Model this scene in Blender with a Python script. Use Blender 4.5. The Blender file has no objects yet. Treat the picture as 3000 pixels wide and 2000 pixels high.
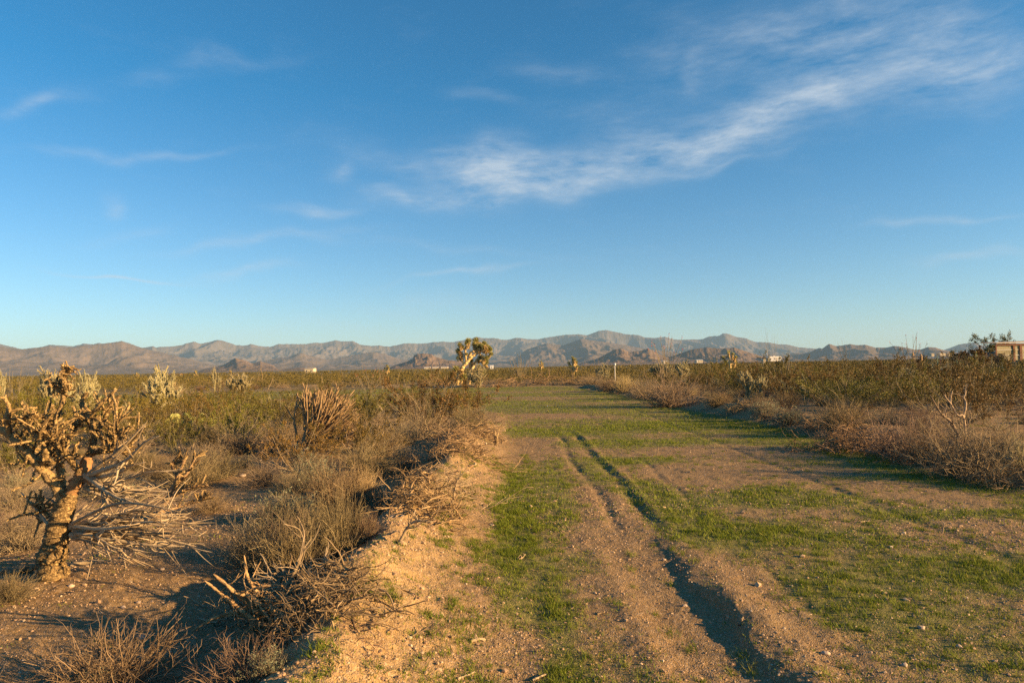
import bpy, math, random
import numpy as np
from mathutils import Matrix, Vector
R = math.radians
scene = bpy.context.scene
COL = scene.collection
# ------------------------------------------------------------------ camera
CAM_H = 2.2
F = 2000.0                      # focal length in photo pixels (3000 wide)
cd = bpy.data.cameras.new('camera'); cd.sensor_width = 36; cd.lens = 24
cd.clip_start = 0.05; cd.clip_end = 80000
cam = bpy.data.objects.new('camera', cd); COL.objects.link(cam)
CM = Matrix.Translation((0, 0, CAM_H)) @ Matrix.Rotation(R(90 + 2.12), 4, 'X') @ Matrix.Rotation(R(-1.0), 4, 'Z')
cam.matrix_world = CM
scene.camera = cam
# ------------------------------------------------------------------ exposure
scene.view_settings.view_transform = 'Standard'; scene.view_settings.look = 'None'
scene.view_settings.exposure = 1.72; scene.view_settings.gamma = 1
scene.cycles.use_denoising = False; scene.cycles.max_bounces = 6; scene.cycles.diffuse_bounces = 3; scene.cycles.glossy_bounces = 2
scene.cycles.transmission_bounces = 4; scene.cycles.transparent_max_bounces = 6
scene.cycles.volume_bounces = 0; scene.cycles.caustics_reflective = False; scene.cycles.caustics_refractive = False
# ------------------------------------------------------------------ sun
SUN_AZ, SUN_EL = 107.0, 13.8     # azimuth clockwise from the view direction (+Y)
sd = bpy.data.lights.new('sun', 'SUN'); sd.energy = 5.0; sd.angle = R(0.55); sd.color = (1.0, 0.64, 0.29)
sun = bpy.data.objects.new('sun', sd); COL.objects.link(sun)
sv = Vector((math.sin(R(SUN_AZ)) * math.cos(R(SUN_EL)), math.cos(R(SUN_AZ)) * math.cos(R(SUN_EL)), math.sin(R(SUN_EL))))
sun.rotation_euler = sv.to_track_quat('Z', 'Y').to_euler()
# ------------------------------------------------------------------ world: sky + cirrus in world directions
W = bpy.data.worlds.new('World'); scene.world = W; W.use_nodes = True
W.cycles.sampling_method = 'NONE'; nt = W.node_tree; nt.nodes.clear()
def N(t, typ, **kw):
    n = t.nodes.new(typ)
    for k, v in kw.items(): setattr(n, k, v)
    return n
def setin(t, n, i, v):
    if v is None: return
    if isinstance(v, bpy.types.NodeSocket): t.links.new(v, n.inputs[i])
    else: n.inputs[i].default_value = v
def M_(t, op, a, b=None, c=None, clamp=False):
    n = N(t, 'ShaderNodeMath', operation=op, use_clamp=clamp)
    setin(t, n, 0, a); setin(t, n, 1, b); setin(t, n, 2, c)
    return n.outputs[0]
def MIX(t, f, a, b, blend='MIX'):
    n = N(t, 'ShaderNodeMix', data_type='RGBA', blend_type=blend)
    def c4(v): return v if isinstance(v, bpy.types.NodeSocket) else tuple(v) + (1,) if len(v) == 3 else v
    setin(t, n, 0, f); setin(t, n, 6, c4(a)); setin(t, n, 7, c4(b))
    return n.outputs[2]
def NOISE(t, vec, scale, detail=3, rough=.55, dist=0):
    n = N(t, 'ShaderNodeTexNoise'); setin(t, n, 'Vector', vec)
    n.inputs['Scale'].default_value = scale; n.inputs['Detail'].default_value = detail
    n.inputs['Roughness'].default_value = rough; n.inputs['Distortion'].default_value = dist
    return n
def RANGE(t, v, a, b, c=0., d=1.):
    n = N(t, 'ShaderNodeMapRange'); setin(t, n, 0, v)
    for i, q in enumerate((a, b, c, d)): n.inputs[i + 1].default_value = q
    return n.outputs[0]
def azel(px, py):
    d = (CM.to_3x3() @ Vector(((px - 1500) / F, (1000 - py) / F, -1))).normalized()
    return math.atan2(d.x, d.y), math.asin(d.z)
sky = N(nt, 'ShaderNodeTexSky', sky_type='NISHITA', sun_disc=False)
sky.sun_elevation = R(SUN_EL); sky.sun_rotation = R(SUN_AZ)
sky.air_density = 1.0; sky.dust_density = 0.4; sky.ozone_density = 2.6; sky.altitude = 900
tc = N(nt, 'ShaderNodeTexCoord'); sx = N(nt, 'ShaderNodeSeparateXYZ'); nt.links.new(tc.outputs['Generated'], sx.inputs[0])
az = M_(nt, 'ARCTAN2', sx.outputs[0], sx.outputs[1]); el = M_(nt, 'ARCSINE', sx.outputs[2])
cb = N(nt, 'ShaderNodeCombineXYZ'); nt.links.new(az, cb.inputs[0]); nt.links.new(el, cb.inputs[1])
wn = NOISE(nt, cb.outputs[0], 7, 2.0, .45)
wv = N(nt, 'ShaderNodeVectorMath', operation='MULTIPLY_ADD'); nt.links.new(wn.outputs['Color'], wv.inputs[0])
wv.inputs[1].default_value = (.12, .09, 0); 
sb = N(nt, 'ShaderNodeVectorMath', operation='SUBTRACT'); nt.links.new(cb.outputs[0], sb.inputs[0]); sb.inputs[1].default_value = (.06, .045, 0)
nt.links.new(sb.outputs[0], wv.inputs[2]); pw = wv.outputs[0]
# cirrus streaks: (x0,y0,x1,y1,width_px,strength)
CL = [(2150, 385, 1500, 520, 50, .70), (1900, 450, 1300, 555, 62, .5), (3050, 130, 2650, 215, 26, .75), (2960, 210, 2300, 330, 55, .55), (2500, 230, 2150, 375, 80, .5), (2440, 255, 2480, 330, 50, .5),
      (2330, 350, 1950, 430, 45, .8), (1560, 470, 1330, 520, 55, 1.0), (1450, 500, 1000, 425, 40, .45), (1800, 520, 1250, 595, 22, .8), (1300, 590, 1060, 560, 26, .6),
      (1020, 480, 960, 520, 26, .55), (1030, 640, 860, 640, 14, .75), (1500, 300, 1340, 262, 22, .35), (1800, 200, 1520, 185, 25, .25),
      (2900, 0, 2300, 160, 110, .55), (2500, 20, 1900, 190, 90, .42), (3000, 60, 2600, 150, 60, .5), (2200, 380, 1700, 330, 60, .3), (2040, 170, 2020, 260, 28, .35), (2900, 655, 2620, 668, 9, .75), (2980, 768, 2720, 780, 12, .6),
      (500, 810, 240, 790, 4.5, 1.3), (820, 785, 600, 800, 9, .9), (1510, 795, 1220, 828, 8, .75), (1400, 900, 1080, 890, 26, .35), (500, 640, 280, 690, 16, .35),
      (220, 285, 0, 325, 18, .6), (340, 570, 280, 600, 26, .6), (620, 425, 60, 460, 12, .5), (980, 700, 560, 722, 14, .6), (820, 140, 420, 215, 14, .3), (2350, 450, 1950, 490, 10, .3), (1100, 960, 500, 940, 22, .3), (1600, 760, 1000, 720, 14, .2)]
acc = None
for (x0, y0, x1, y1, wpx, s) in CL:
    a0, e0 = azel(x0, y0); a1, e1 = azel(x1, y1)
    mp = N(nt, 'ShaderNodeMapping', vector_type='TEXTURE')
    nt.links.new(pw, mp.inputs[0])
    mp.inputs['Location'].default_value = ((a0 + a1) / 2, (e0 + e1) / 2, 0)
    mp.inputs['Rotation'].default_value = (0, 0, math.atan2(e1 - e0, a1 - a0))
    mp.inputs['Scale'].default_value = (max(.01, math.hypot(a1 - a0, e1 - e0) * .56), wpx / F, 1)
    dt = N(nt, 'ShaderNodeVectorMath', operation='DOT_PRODUCT'); nt.links.new(mp.outputs[0], dt.inputs[0]); nt.links.new(mp.outputs[0], dt.inputs[1])
    g = M_(nt, 'MULTIPLY', M_(nt, 'EXPONENT', M_(nt, 'MULTIPLY', dt.outputs['Value'], -1.0)), s)
    acc = g if acc is None else M_(nt, 'ADD', acc, g)
wv2 = N(nt, 'ShaderNodeVectorMath', operation='MULTIPLY_ADD'); nt.links.new(wn.outputs['Color'], wv2.inputs[0]); wv2.inputs[1].default_value = (.03, .02, 0); nt.links.new(cb.outputs[0], wv2.inputs[2])
mp = N(nt, 'ShaderNodeMapping'); nt.links.new(wv2.outputs[0], mp.inputs[0]); mp.inputs['Rotation'].default_value = (0, 0, R(-14)); mp.inputs['Scale'].default_value = (1, 3.4, 1)
st = NOISE(nt, mp.outputs[0], 9, 10, .64, .1)
st2 = NOISE(nt, mp.outputs[0], 34, 6, .6, .3)
stf = M_(nt, 'ADD', RANGE(nt, st.outputs['Fac'], .34, .68, .18, 1.25), RANGE(nt, st2.outputs['Fac'], .3, .7, -.18, .18))
veil = M_(nt, 'MULTIPLY', RANGE(nt, st.outputs['Fac'], .55, .8, 0, .06), RANGE(nt, el, .0, .25, 1, .7))
cf = M_(nt, 'ADD', M_(nt, 'MULTIPLY', M_(nt, 'MULTIPLY', acc, stf), .46), veil)
cf = M_(nt, 'MULTIPLY', cf, RANGE(nt, el, 0.0, .04), clamp=True)
cf = M_(nt, 'MINIMUM', cf, .72)
tintc = MIX(nt, RANGE(nt, el, .02, .38), (.80, .93, 1.0), (.12, .82, 1.05))
tint = MIX(nt, 1.0, sky.outputs[0], tintc, 'MULTIPLY')
cloudc = (3.7, 4.2, 4.7)
skyc = MIX(nt, cf, tint, cloudc)
bg = N(nt, 'ShaderNodeBackground'); bg.inputs['Strength'].default_value = 0.0505
nt.links.new(skyc, bg.inputs['Color'])
wo = N(nt, 'ShaderNodeOutputWorld'); nt.links.new(bg.outputs[0], wo.inputs[0])
# ------------------------------------------------------------------ noise (numpy)
def _h(ix, iy, s):
    n = (ix.astype(np.int64) * 374761393 + iy.astype(np.int64) * 668265263 + s * 974634777) & 0xFFFFFFFF
    n = ((n ^ (n >> 13)) * 1274126177) & 0xFFFFFFFF
    n = n ^ (n >> 16)
    return (n & 0xFFFFFF) / float(0xFFFFFF)
def vn(x, y, s=0):
    x = np.asarray(x, float); y = np.asarray(y, float)
    ix = np.floor(x); iy = np.floor(y); fx = x - ix; fy = y - iy
    fx = fx * fx * fx * (fx * (fx * 6 - 15) + 10); fy = fy * fy * fy * (fy * (fy * 6 - 15) + 10)
    a = _h(ix, iy, s); b = _h(ix + 1, iy, s); c = _h(ix, iy + 1, s); d = _h(ix + 1, iy + 1, s)
    return (a * (1 - fx) + b * fx) * (1 - fy) + (c * (1 - fx) + d * fx) * fy
def fbm(x, y, o=4, s=0, g=.5):
    t = 0; a = 1; n = 0
    for i in range(o):
        t = t + a * (vn(x * 2 ** i + 17.3 * i, y * 2 ** i - 9.1 * i, s + i) * 2 - 1); n += a; a *= g
    return t / n
def ss(a, b, x):
    t = np.clip((x - a) / (b - a), 0, 1); return t * t * (3 - 2 * t)
def gs(x, c, w): return np.exp(-((x - c) / w) ** 2)
# ------------------------------------------------------------------ terrain functions
def left_edge(y): return -0.75 - 50 * ss(30, 47, y) ** 2
def right_edge(y): return 9.1 - 2.2 * ss(45, 76, y) + .25 * np.sin(y * .35)
def field(x, y):
    e = fbm(x * .5, y * .5, 2, 5) * .5
    return ss(0, .8, x - left_edge(y) + e * .3) * ss(0, .8, right_edge(y) - x + e) * ss(0, 2, 77 + e * 2 - y) * ss(-60, -40, x)
def berm_x(y): return -1.42 + .10 * np.sin(y * .55) + .15 * ss(10, 26, y)
def hgt(x, y, micro=True):
    x = np.asarray(x, float); y = np.asarray(y, float)
    r = np.hypot(x, y)
    z = .10 * fbm(x * .12, y * .12, 3, 11) * ss(3, 20, r)
    fl = field(x, y)
    z = z * (1 - .6 * fl) - .06 * fl
    rough = .035 * fbm(x * 1.3, y * 1.3, 3, 21) * (1 - .8 * fl)
    z = z + rough
    # left berm
    by = ss(-3, -1, y) * (1 - ss(23, 28, y))
    d = x - berm_x(y)
    hb = .37 + .10 * fbm(y * .9, x * 0 + 3, 2, 31)
    prof = np.where(d > 0, np.exp(-(np.abs(d) / .62) ** 1.6), np.exp(-(np.abs(d) / .40) ** 2.0))
    z = z + by * (hb * prof - .16 * gs(x, berm_x(y) - 1.25, .8)) * (1 + .22 * fbm(x * 2.2, y * 2.2, 3, 41))
    # right bank
    e = x - right_edge(y)
    b2 = ss(2, 7, y) * (1 - ss(66, 78, y))
    z = z + b2 * (.30 * gs(e, .85, .6) * (.8 + .4 * fbm(y * .5, y * 0, 2, 51)) + .14 * ss(.3, 1.2, e))
    # far berm
    yb = 79.5 + .8 * np.sin(x * .11)
    z = z + gs(y, yb, 1.3) * (.10 + .42 * np.maximum(np.maximum(gs(x, -23, 2.6), gs(x, -13.5, 1.8)), gs(x, -4.6, 3.4)) * (.6 + .8 * vn(x * .6, y * 0 + 2, 61))) * ss(-52, -46, x) * (1 - ss(7, 10, x))
    z = z + .4 * gs(x, -49, 1.5) * ss(44, 48, y) * (1 - ss(78, 82, y)) * .7
    # berm on the near side of the green arm (left)
    z = z + .25 * gs(y, 44 + .06 * x, 1.0) * ss(-40, -36, x) * (1 - ss(-9, -5, x)) * vn(x * .4, y * 0, 62)
    # ruts
    if micro:
        rx = x + .04 * np.sin(y * .8)
        q = (1 - ss(6.3, 10.2, y))
        z = z - q * .047 * ss(1.0, 1.35, rx) * (1 - ss(1.76, 1.90, rx + .22 * (vn(y * 1.1, y * 0, 73) - .5) + .07 * fbm(y * 5, x * 4, 2, 75))) + q * .05 * gs(rx, 2.08, .22) * (1 + .5 * fbm(x * 3, y * 2, 2, 71)) + q * .012 * gs(rx, .98, .1)
        q2 = ss(8.6, 10.5, y) * (1 - ss(23, 26, y))
        z = z - q2 * .027 * (.3 + 1.2 * vn(y * .8, y * 0, 74)) * (gs(rx, 1.42 + .06 * np.sin(y * .7), .10) + gs(rx, 1.98, .12)) + q2 * .02 * gs(rx, 2.18, .1)
        z = z - .011 * (.6 + .8 * vn(y * 1.3, y * 0, 72)) * gs(rx, 2.78 + .03 * (y - 9) + .05 * np.sin(y * 1.7), .08) * ss(5, 7, y) * (1 - ss(15, 18, y))
        z = z - .02 * gs(x, 5.4 + .02 * y, .12) * fl
        z = z - .012 * gs(x, 3.4 + .1 * np.sin(y * .2), .12) * ss(24, 27, y) * fl
        k = 1 + .9 * by * np.exp(-(d / .8) ** 2) + .5 * (1 - fl)
        near = 1 - ss(25, 60, r)
        z = z + near * k * (.014 * fbm(x * 5, y * 5, 3, 81) + .0035 * fbm(x * 28, y * 28, 2, 91))
    # gentle rise of the desert to the right
    z = z + .011 * np.clip(x - 14, 0, 90) * ss(20, 70, y)
    return z
def H1(x, y): return float(hgt(np.array([x]), np.array([y]))[0])
def ray(px, py): return CM.to_3x3() @ Vector(((px - 1500) / F, (1000 - py) / F, -1))
def PP(px, py, Y):                 # world point seen at photo pixel (px,py) at depth Y
    d = ray(px, py); t = Y / d.y
    return np.array([d.x * t, Y, CAM_H + d.z * t])
def G(px, py):                     # ground point under photo pixel
    d = ray(px, py); t = CAM_H / max(-d.z, 1e-4)
    for _ in range(30):
        h = H1(d.x * t, d.y * t); t = .5 * t + .5 * (CAM_H - h) / -d.z
    return np.array([d.x * t, d.y * t, H1(d.x * t, d.y * t)])
BL = [(.35, 5.2, .16, 2.4, .60), (.75, 12.6, .45, 3.2, .50), (-.15, 12, .3, 3.2, .55), (-.05, 8.5, .14, 2.2, .45), (-.5, 6, .32, 3, .30), (-.75, 11, .28, 3, .45), (2.9, 16.2, 1.3, .6, .8),
      (4.3, 11.4, 1.3, .8, .75), (3.1, 9.2, 1.1, .8, .7), (4.9, 7.2, 1.4, .5, .65), (3.0, 6.4, .6, 1.0, .4), (6.6, 10.0, 1.6, .35, .6), (2.45, 12, .5, 2.6, .6), (6.8, 13.2, 1.3, .4, .55),
      (3.4, 19.8, 3.0, .8, .7), (1.0, 23.6, 3.0, 1.2, .5), (8.2, 14, .7, 8, .6), (8.3, 26, .8, 12, .6), (4.0, 5.4, .5, .8, .35), (1.7, 14.2, .3, 1.2, .6), (5.6, 25, 3, 1.6, .5),
      (4.3, 13.9, 1.9, 1.0, -1.0), (.3, 19.6, 1.0, 2.2, -1.0), (1.45, 6, .42, 5, -1.0), (2.3, 6.6, .45, 1.8, -.5), (7.3, 11.3, 1.0, .5, -.5), (5.5, 17.5, 2.2, .8, -.6), (1.6, 31, 2, 1.3, -.8), (-2.5, 50, 6, 1.3, -.8), (3, 47, 3, 1.2, -.6),
      (-7, 61, 9, 1.5, -.7), (-20, 53, 8, 1.2, -.5), (1.2, 7.2, .9, .25, -.2)]
def grassd(x, y):
    n = fbm(x * .9, y * .9, 4, 101); n2 = fbm(x * .16, y * .30, 3, 111)
    g = .36 + .30 * ss(17, 25, y) + .36 * n + .26 * n2 * ss(12, 30, y)
    for (cx, cy, a, b, s) in BL: g = g + s * np.exp(-((x - cx) / a) ** 2 - ((y - cy) / b) ** 2)
    g = g * field(x, y)
    # small green growth in hollows elsewhere
    o = (1 - field(x, y)) * np.clip(fbm(x * .9, y * .9, 3, 121) * 1.6 - .55, 0, .45) * ss(8, 12, y)
    bs = ss(-1.9, -1.2, x) * (1 - ss(-.9, -.5, x)) * (1 - ss(26, 30, y)) * (.12 + .3 * n)
    return np.clip(g + o * (1 - ss(50, 90, y)) + bs, 0, 1)
# ------------------------------------------------------------------ materials
def newmat(name):
    m = bpy.data.materials.new(name); m.use_nodes = True; t = m.node_tree
    return m, t, t.nodes['Principled BSDF']
def vmat(name, c1, c2, scale=8, rough=.9, bump=.3, bscale=60, c3=None, transl=0., objvar=.0, stretch=None):
    m, t, p = newmat(name)
    tc = N(t, 'ShaderNodeTexCoord'); vec = tc.outputs['Object']
    if stretch:
        mp = N(t, 'ShaderNodeMapping'); t.links.new(vec, mp.inputs[0]); mp.inputs['Scale'].default_value = stretch; vec = mp.outputs[0]
    n = NOISE(t, vec, scale, 4, .6)
    at = N(t, 'ShaderNodeAttribute', attribute_name='v')
    f = M_(t, 'ADD', RANGE(t, n.outputs['Fac'], .3, .7, -.35, .35), at.outputs['Fac'], clamp=True)
    col = MIX(t, f, c1, c2)
    if c3:
        n3 = NOISE(t, vec, scale * 2.3, 3, .6)
        col = MIX(t, RANGE(t, n3.outputs['Fac'], .52, .66), col, c3)
    if objvar:
        oi = N(t, 'ShaderNodeObjectInfo')
        hs = N(t, 'ShaderNodeHueSaturation'); t.links.new(col, hs.inputs['Color'])
        t.links.new(RANGE(t, oi.outputs['Random'], 0, 1, .5 - objvar * .12, .5 + objvar * .12), hs.inputs['Hue'])
        t.links.new(RANGE(t, M_(t, 'FRACT', M_(t, 'MULTIPLY', oi.outputs['Random'], 7.3)), 0, 1, 1 - objvar, 1 + objvar * .7), hs.inputs['Value'])
        col = hs.outputs[0]
    t.links.new(col, p.inputs['Base Color']); p.inputs['Roughness'].default_value = rough
    p.inputs['Specular IOR Level'].default_value = .2
    if bump:
        b = N(t, 'ShaderNodeBump'); b.inputs['Strength'].default_value = bump; b.inputs['Distance'].default_value = .01
        bn = NOISE(t, vec, bscale, 3, .6); t.links.new(bn.outputs['Fac'], b.inputs['Height']); t.links.new(b.outputs[0], p.inputs['Normal'])
    if transl:
        tr = N(t, 'ShaderNodeBsdfTranslucent'); t.links.new(col, tr.inputs[0])
        mx = N(t, 'ShaderNodeMixShader'); mx.inputs[0].default_value = transl
        t.links.new(p.outputs[0], mx.inputs[1]); t.links.new(tr.outputs[0], mx.inputs[2])
        t.links.new(mx.outputs[0], t.nodes['Material Output'].inputs[0])
    return m
MT = {}
MT['leaf'] = vmat('creosote_leaf', (.052, .052, .009), (.225, .165, .030), 6, .6, 0, transl=.08, objvar=.38)
MT['scrubleaf'] = vmat('far_scrub_leaf', (.045, .044, .012), (.165, .125, .032), 6, .8, 0)
MT['leafsage'] = vmat('sage_leaf', (.17, .19, .11), (.28, .29, .18), 6, .8, 0, transl=.25, objvar=.12)
MT['stem'] = vmat('grey_stem', (.17, .135, .075), (.34, .28, .17), 9, .9, .3, objvar=.15)
MT['twig'] = vmat('dry_twig', (.09, .062, .035), (.33, .24, .135), 5, .9, 0, objvar=.2)
MT['twiggrey'] = vmat('grey_twig', (.11, .082, .052), (.40, .30, .19), 5, .9, 0, objvar=.18)
MT['straw'] = vmat('straw_twig', (.30, .22, .10), (.50, .39, .20), 5, .9, 0, objvar=.1)
MT['deadwood'] = vmat('bleached_wood', (.20, .145, .085), (.42, .32, .20), 14, .85, .5, 60, stretch=(1, 1, .3))
MT['brownwood'] = vmat('brown_deadwood', (.12, .075, .04), (.34, .23, .125), 10, .95, .7, 50, c3=(.42, .30, .16), objvar=.1)
MT['orangewood'] = vmat('orange_brown_deadwood', (.16, .09, .04), (.40, .255, .12), 12, .95, .8, 50, c3=(.50, .35, .18))
MT['bark'] = vmat('nubby_cholla_bark', (.075, .048, .022), (.30, .205, .095), 22, .95, 1.0, 70, c3=(.46, .32, .14))
MT['rustbark'] = vmat('red_brown_bark', (.15, .08, .035), (.34, .19, .085), 18, .95, .8, 45)
MT['palewood'] = vmat('pale_bare_wood', (.19, .14, .085), (.43, .335, .215), 14, .85, .6, 60, stretch=(1, 1, .3))
MT['flake'] = vmat('dry_scale', (.26, .17, .07), (.50, .35, .16), 20, .8, 0, transl=.2)
MT['thatch'] = vmat('joshua_thatch', (.40, .28, .12), (.70, .52, .24), 6, .9, .8, 30)
MT['rosette'] = vmat('joshua_leaf', (.20, .21, .075), (.50, .46, .18), 6, .6, 0, transl=.35)
MT['cholla'] = vmat('cholla_joint', (.15, .135, .06), (.30, .26, .13), 14, .8, .8, 80, objvar=.15)
MT['spine'] = vmat('cholla_spine', (.42, .38, .22), (.60, .54, .34), 6, .6, 0, transl=.2)
MT['pear'] = vmat('prickly_pear_pad', (.22, .24, .06), (.34, .34, .11), 20, .7, .4, 60)
MT['ocotillo'] = vmat('ocotillo_wand', (.17, .14, .09), (.28, .23, .14), 8, .9, .3)
MT['redflower'] = vmat('ocotillo_flower', (.35, .05, .03), (.5, .10, .05), 8, .8, 0)
MT['rust'] = vmat('rusty_steel', (.085, .038, .026), (.16, .07, .042), 3, .8, .3)
MT['wood'] = vmat('weathered_post', (.30, .18, .08), (.45, .29, .14), 8, .85, .4, stretch=(1, 1, .2))
MT['green_post'] = vmat('green_post_paint', (.10, .20, .13), (.16, .27, .18), 4, .5, 0)
MT['bluebeam'] = vmat('blue_grey_rail', (.08, .09, .13), (.12, .13, .17), 4, .6, 0)
MT['wire'] = vmat('galvanised_wire', (.25, .24, .22), (.35, .33, .30), 4, .5, 0)
MT['teal'] = vmat('teal_painted_metal', (.010, .10, .12), (.02, .14, .16), 2, .5, .1)
MT['roofmetal'] = vmat('weathered_roof_metal', (.30, .22, .14), (.48, .38, .24), 3, .5, .2)
MT['panel'] = vmat('yellowed_fibreglass', (.52, .47, .31), (.74, .68, .47), 1.1, .35, .1, 8, c3=(.34, .30, .18), transl=.65, stretch=(1, 1, .6))
MT['white'] = vmat('white_paint', (.68, .66, .62), (.8, .79, .76), 1, .5, 0)
MT['beige'] = vmat('beige_siding', (.48, .40, .28), (.58, .50, .36), 1, .7, 0)
MT['redroof'] = vmat('red_roof', (.35, .12, .07), (.42, .17, .10), 1, .7, 0)
MT['glass'] = vmat('dark_window', (.02, .025, .03), (.04, .045, .05), 1, .15, 0)
MT['stone'] = vmat('field_stone', (.30, .22, .16), (.48, .38, .29), 30, .9, .4, 80)
MT['agave'] = vmat('agave_leaf', (.30, .36, .26), (.42, .46, .33), 5, .6, 0)
# grass blades
m, t, p = newmat('grass_blade'); MT['grass'] = m
at = N(t, 'ShaderNodeAttribute', attribute_name='v')
cr = N(t, 'ShaderNodeValToRGB'); t.links.new(at.outputs['Fac'], cr.inputs[0])
cr.color_ramp.elements[0].color = (.090, .130, .012, 1); cr.color_ramp.elements[1].color = (.32, .27, .075, 1)
e_ = cr.color_ramp.elements.new(.7); e_.color = (.175, .21, .022, 1)
t.links.new(cr.outputs[0], p.inputs['Base Color']); p.inputs['Roughness'].default_value = .7; p.inputs['Specular IOR Level'].default_value = .15
tr = N(t, 'ShaderNodeBsdfTranslucent'); t.links.new(cr.outputs[0], tr.inputs[0]); mx = N(t, 'ShaderNodeMixShader'); mx.inputs[0].default_value = .3
t.links.new(p.outputs[0], mx.inputs[1]); t.links.new(tr.outputs[0], mx.inputs[2]); t.links.new(mx.outputs[0], t.nodes['Material Output'].inputs[0])
# pebbles
m, t, p = newmat('gravel_stone'); MT['gravel'] = m
at = N(t, 'ShaderNodeAttribute', attribute_name='v')
cr = N(t, 'ShaderNodeValToRGB'); t.links.new(at.outputs['Fac'], cr.inputs[0])
cr.color_ramp.elements[0].color = (.22, .14, .08, 1); cr.color_ramp.elements[1].color = (.52, .42, .30, 1)
for q_, c_ in ((.4, (.34, .22, .125, 1)), (.9, (.42, .29, .17, 1))): cr.color_ramp.elements.new(q_).color = c_
t.links.new(cr.outputs[0], p.inputs['Base Color']); p.inputs['Roughness'].default_value = .85
# ground
m, t, p = newmat('desert_ground'); MT['ground'] = m
tc = N(t, 'ShaderNodeTexCoord'); vec = tc.outputs['Object']
ag = N(t, 'ShaderNodeAttribute', attribute_name='g'); asd = N(t, 'ShaderNodeAttribute', attribute_name='s'); af = N(t, 'ShaderNodeAttribute', attribute_name='f')
n1 = NOISE(t, vec, 1.2, 6, .6); n2 = NOISE(t, vec, 14, 5, .65); n3 = NOISE(t, vec, 90, 3, .6)
soil = MIX(t, RANGE(t, n1.outputs['Fac'], .3, .7), (.205, .126, .050), (.295, .196, .082))
soil = MIX(t, RANGE(t, n2.outputs['Fac'], .35, .7), soil, (.235, .152, .078))
sand = MIX(t, RANGE(t, n2.outputs['Fac'], .3, .7), (.32, .205, .088), (.42, .28, .125))
col = MIX(t, asd.outputs['Fac'], soil, sand)
vo = N(t, 'ShaderNodeTexVoronoi'); t.links.new(vec, vo.inputs['Vector']); vo.inputs['Scale'].default_value = 75; vo.inputs['Randomness'].default_value = 1
sp = N(t, 'ShaderNodeSeparateColor'); t.links.new(vo.outputs['Color'], sp.inputs[0])
col = MIX(t, M_(t, 'MULTIPLY', RANGE(t, sp.outputs[0], .55, 1.0), .5), col, (.46, .36, .26))
col = MIX(t, M_(t, 'MULTIPLY', RANGE(t, sp.outputs[1], .6, 1.0), .55), col, (.15, .10, .065))
ng = NOISE(t, vec, 22, 4, .7); ng2 = NOISE(t, vec, 3.2, 4, .6)
gf = M_(t, 'SUBTRACT', M_(t, 'ADD', ag.outputs['Fac'], M_(t, 'MULTIPLY', ng2.outputs['Fac'], .35)), M_(t, 'ADD', M_(t, 'MULTIPLY', ng.outputs['Fac'], .85), .10))
gf = RANGE(t, gf, .0, .34, 0, .58)
gcol = MIX(t, ng2.outputs['Fac'], (.075, .115, .014), (.15, .18, .030))
col = MIX(t, gf, col, gcol)
nf = NOISE(t, vec, .045, 6, .7); 
fcol = MIX(t, RANGE(t, nf.outputs['Fac'], .35, .65), (.10, .095, .035), (.20, .16, .08))
col = MIX(t, af.outputs['Fac'], col, fcol)
t.links.new(col, p.inputs['Base Color']); p.inputs['Roughness'].default_value = .95; p.inputs['Specular IOR Level'].default_value = .1
b1 = N(t, 'ShaderNodeBump'); b1.inputs['Strength'].default_value = .9; b1.inputs['Distance'].default_value = .006
hsum = M_(t, 'ADD', M_(t, 'MULTIPLY', vo.outputs['Distance'], -1.2), n3.outputs['Fac']); t.links.new(hsum, b1.inputs['Height'])
b2 = N(t, 'ShaderNodeBump'); b2.inputs['Strength'].default_value = .8; b2.inputs['Distance'].default_value = .03; t.links.new(n2.outputs['Fac'], b2.inputs['Height'])
t.links.new(b1.outputs[0], b2.inputs['Normal']); t.links.new(b2.outputs[0], p.inputs['Normal'])
# mountains
def mtn_mat(name, a, b, c, sc):
    m, t, p = newmat(name)
    tc = N(t, 'ShaderNodeTexCoord'); vec = tc.outputs['Object']
    n1 = NOISE(t, vec, sc, 8, .65); n2 = NOISE(t, vec, sc * 9, 5, .7)
    col = MIX(t, RANGE(t, n1.outputs['Fac'], .35, .65), a, b)
    col = MIX(t, RANGE(t, n2.outputs['Fac'], .5, .72, 0, .7), col, c)
    t.links.new(col, p.inputs['Base Color']); p.inputs['Roughness'].default_value = 1; p.inputs['Specular IOR Level'].default_value = 0
    bb = N(t, 'ShaderNodeBump'); bb.inputs['Strength'].default_value = .5; bb.inputs['Distance'].default_value = 30
    t.links.new(n2.outputs['Fac'], bb.inputs['Height']); t.links.new(bb.outputs[0], p.inputs['Normal'])
    return m
MT['mtn_far'] = mtn_mat('far_mountain_rock', (.095, .082, .074), (.145, .118, .096), (.055, .055, .045), .0014)
MT['mtn_mid'] = mtn_mat('mid_mountain_rock', (.11, .086, .069), (.165, .125, .095), (.066, .058, .046), .0018)
MT['mtn_near'] = mtn_mat('near_hill_rock', (.125, .09, .065), (.19, .135, .095), (.075, .06, .045), .004)
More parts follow.
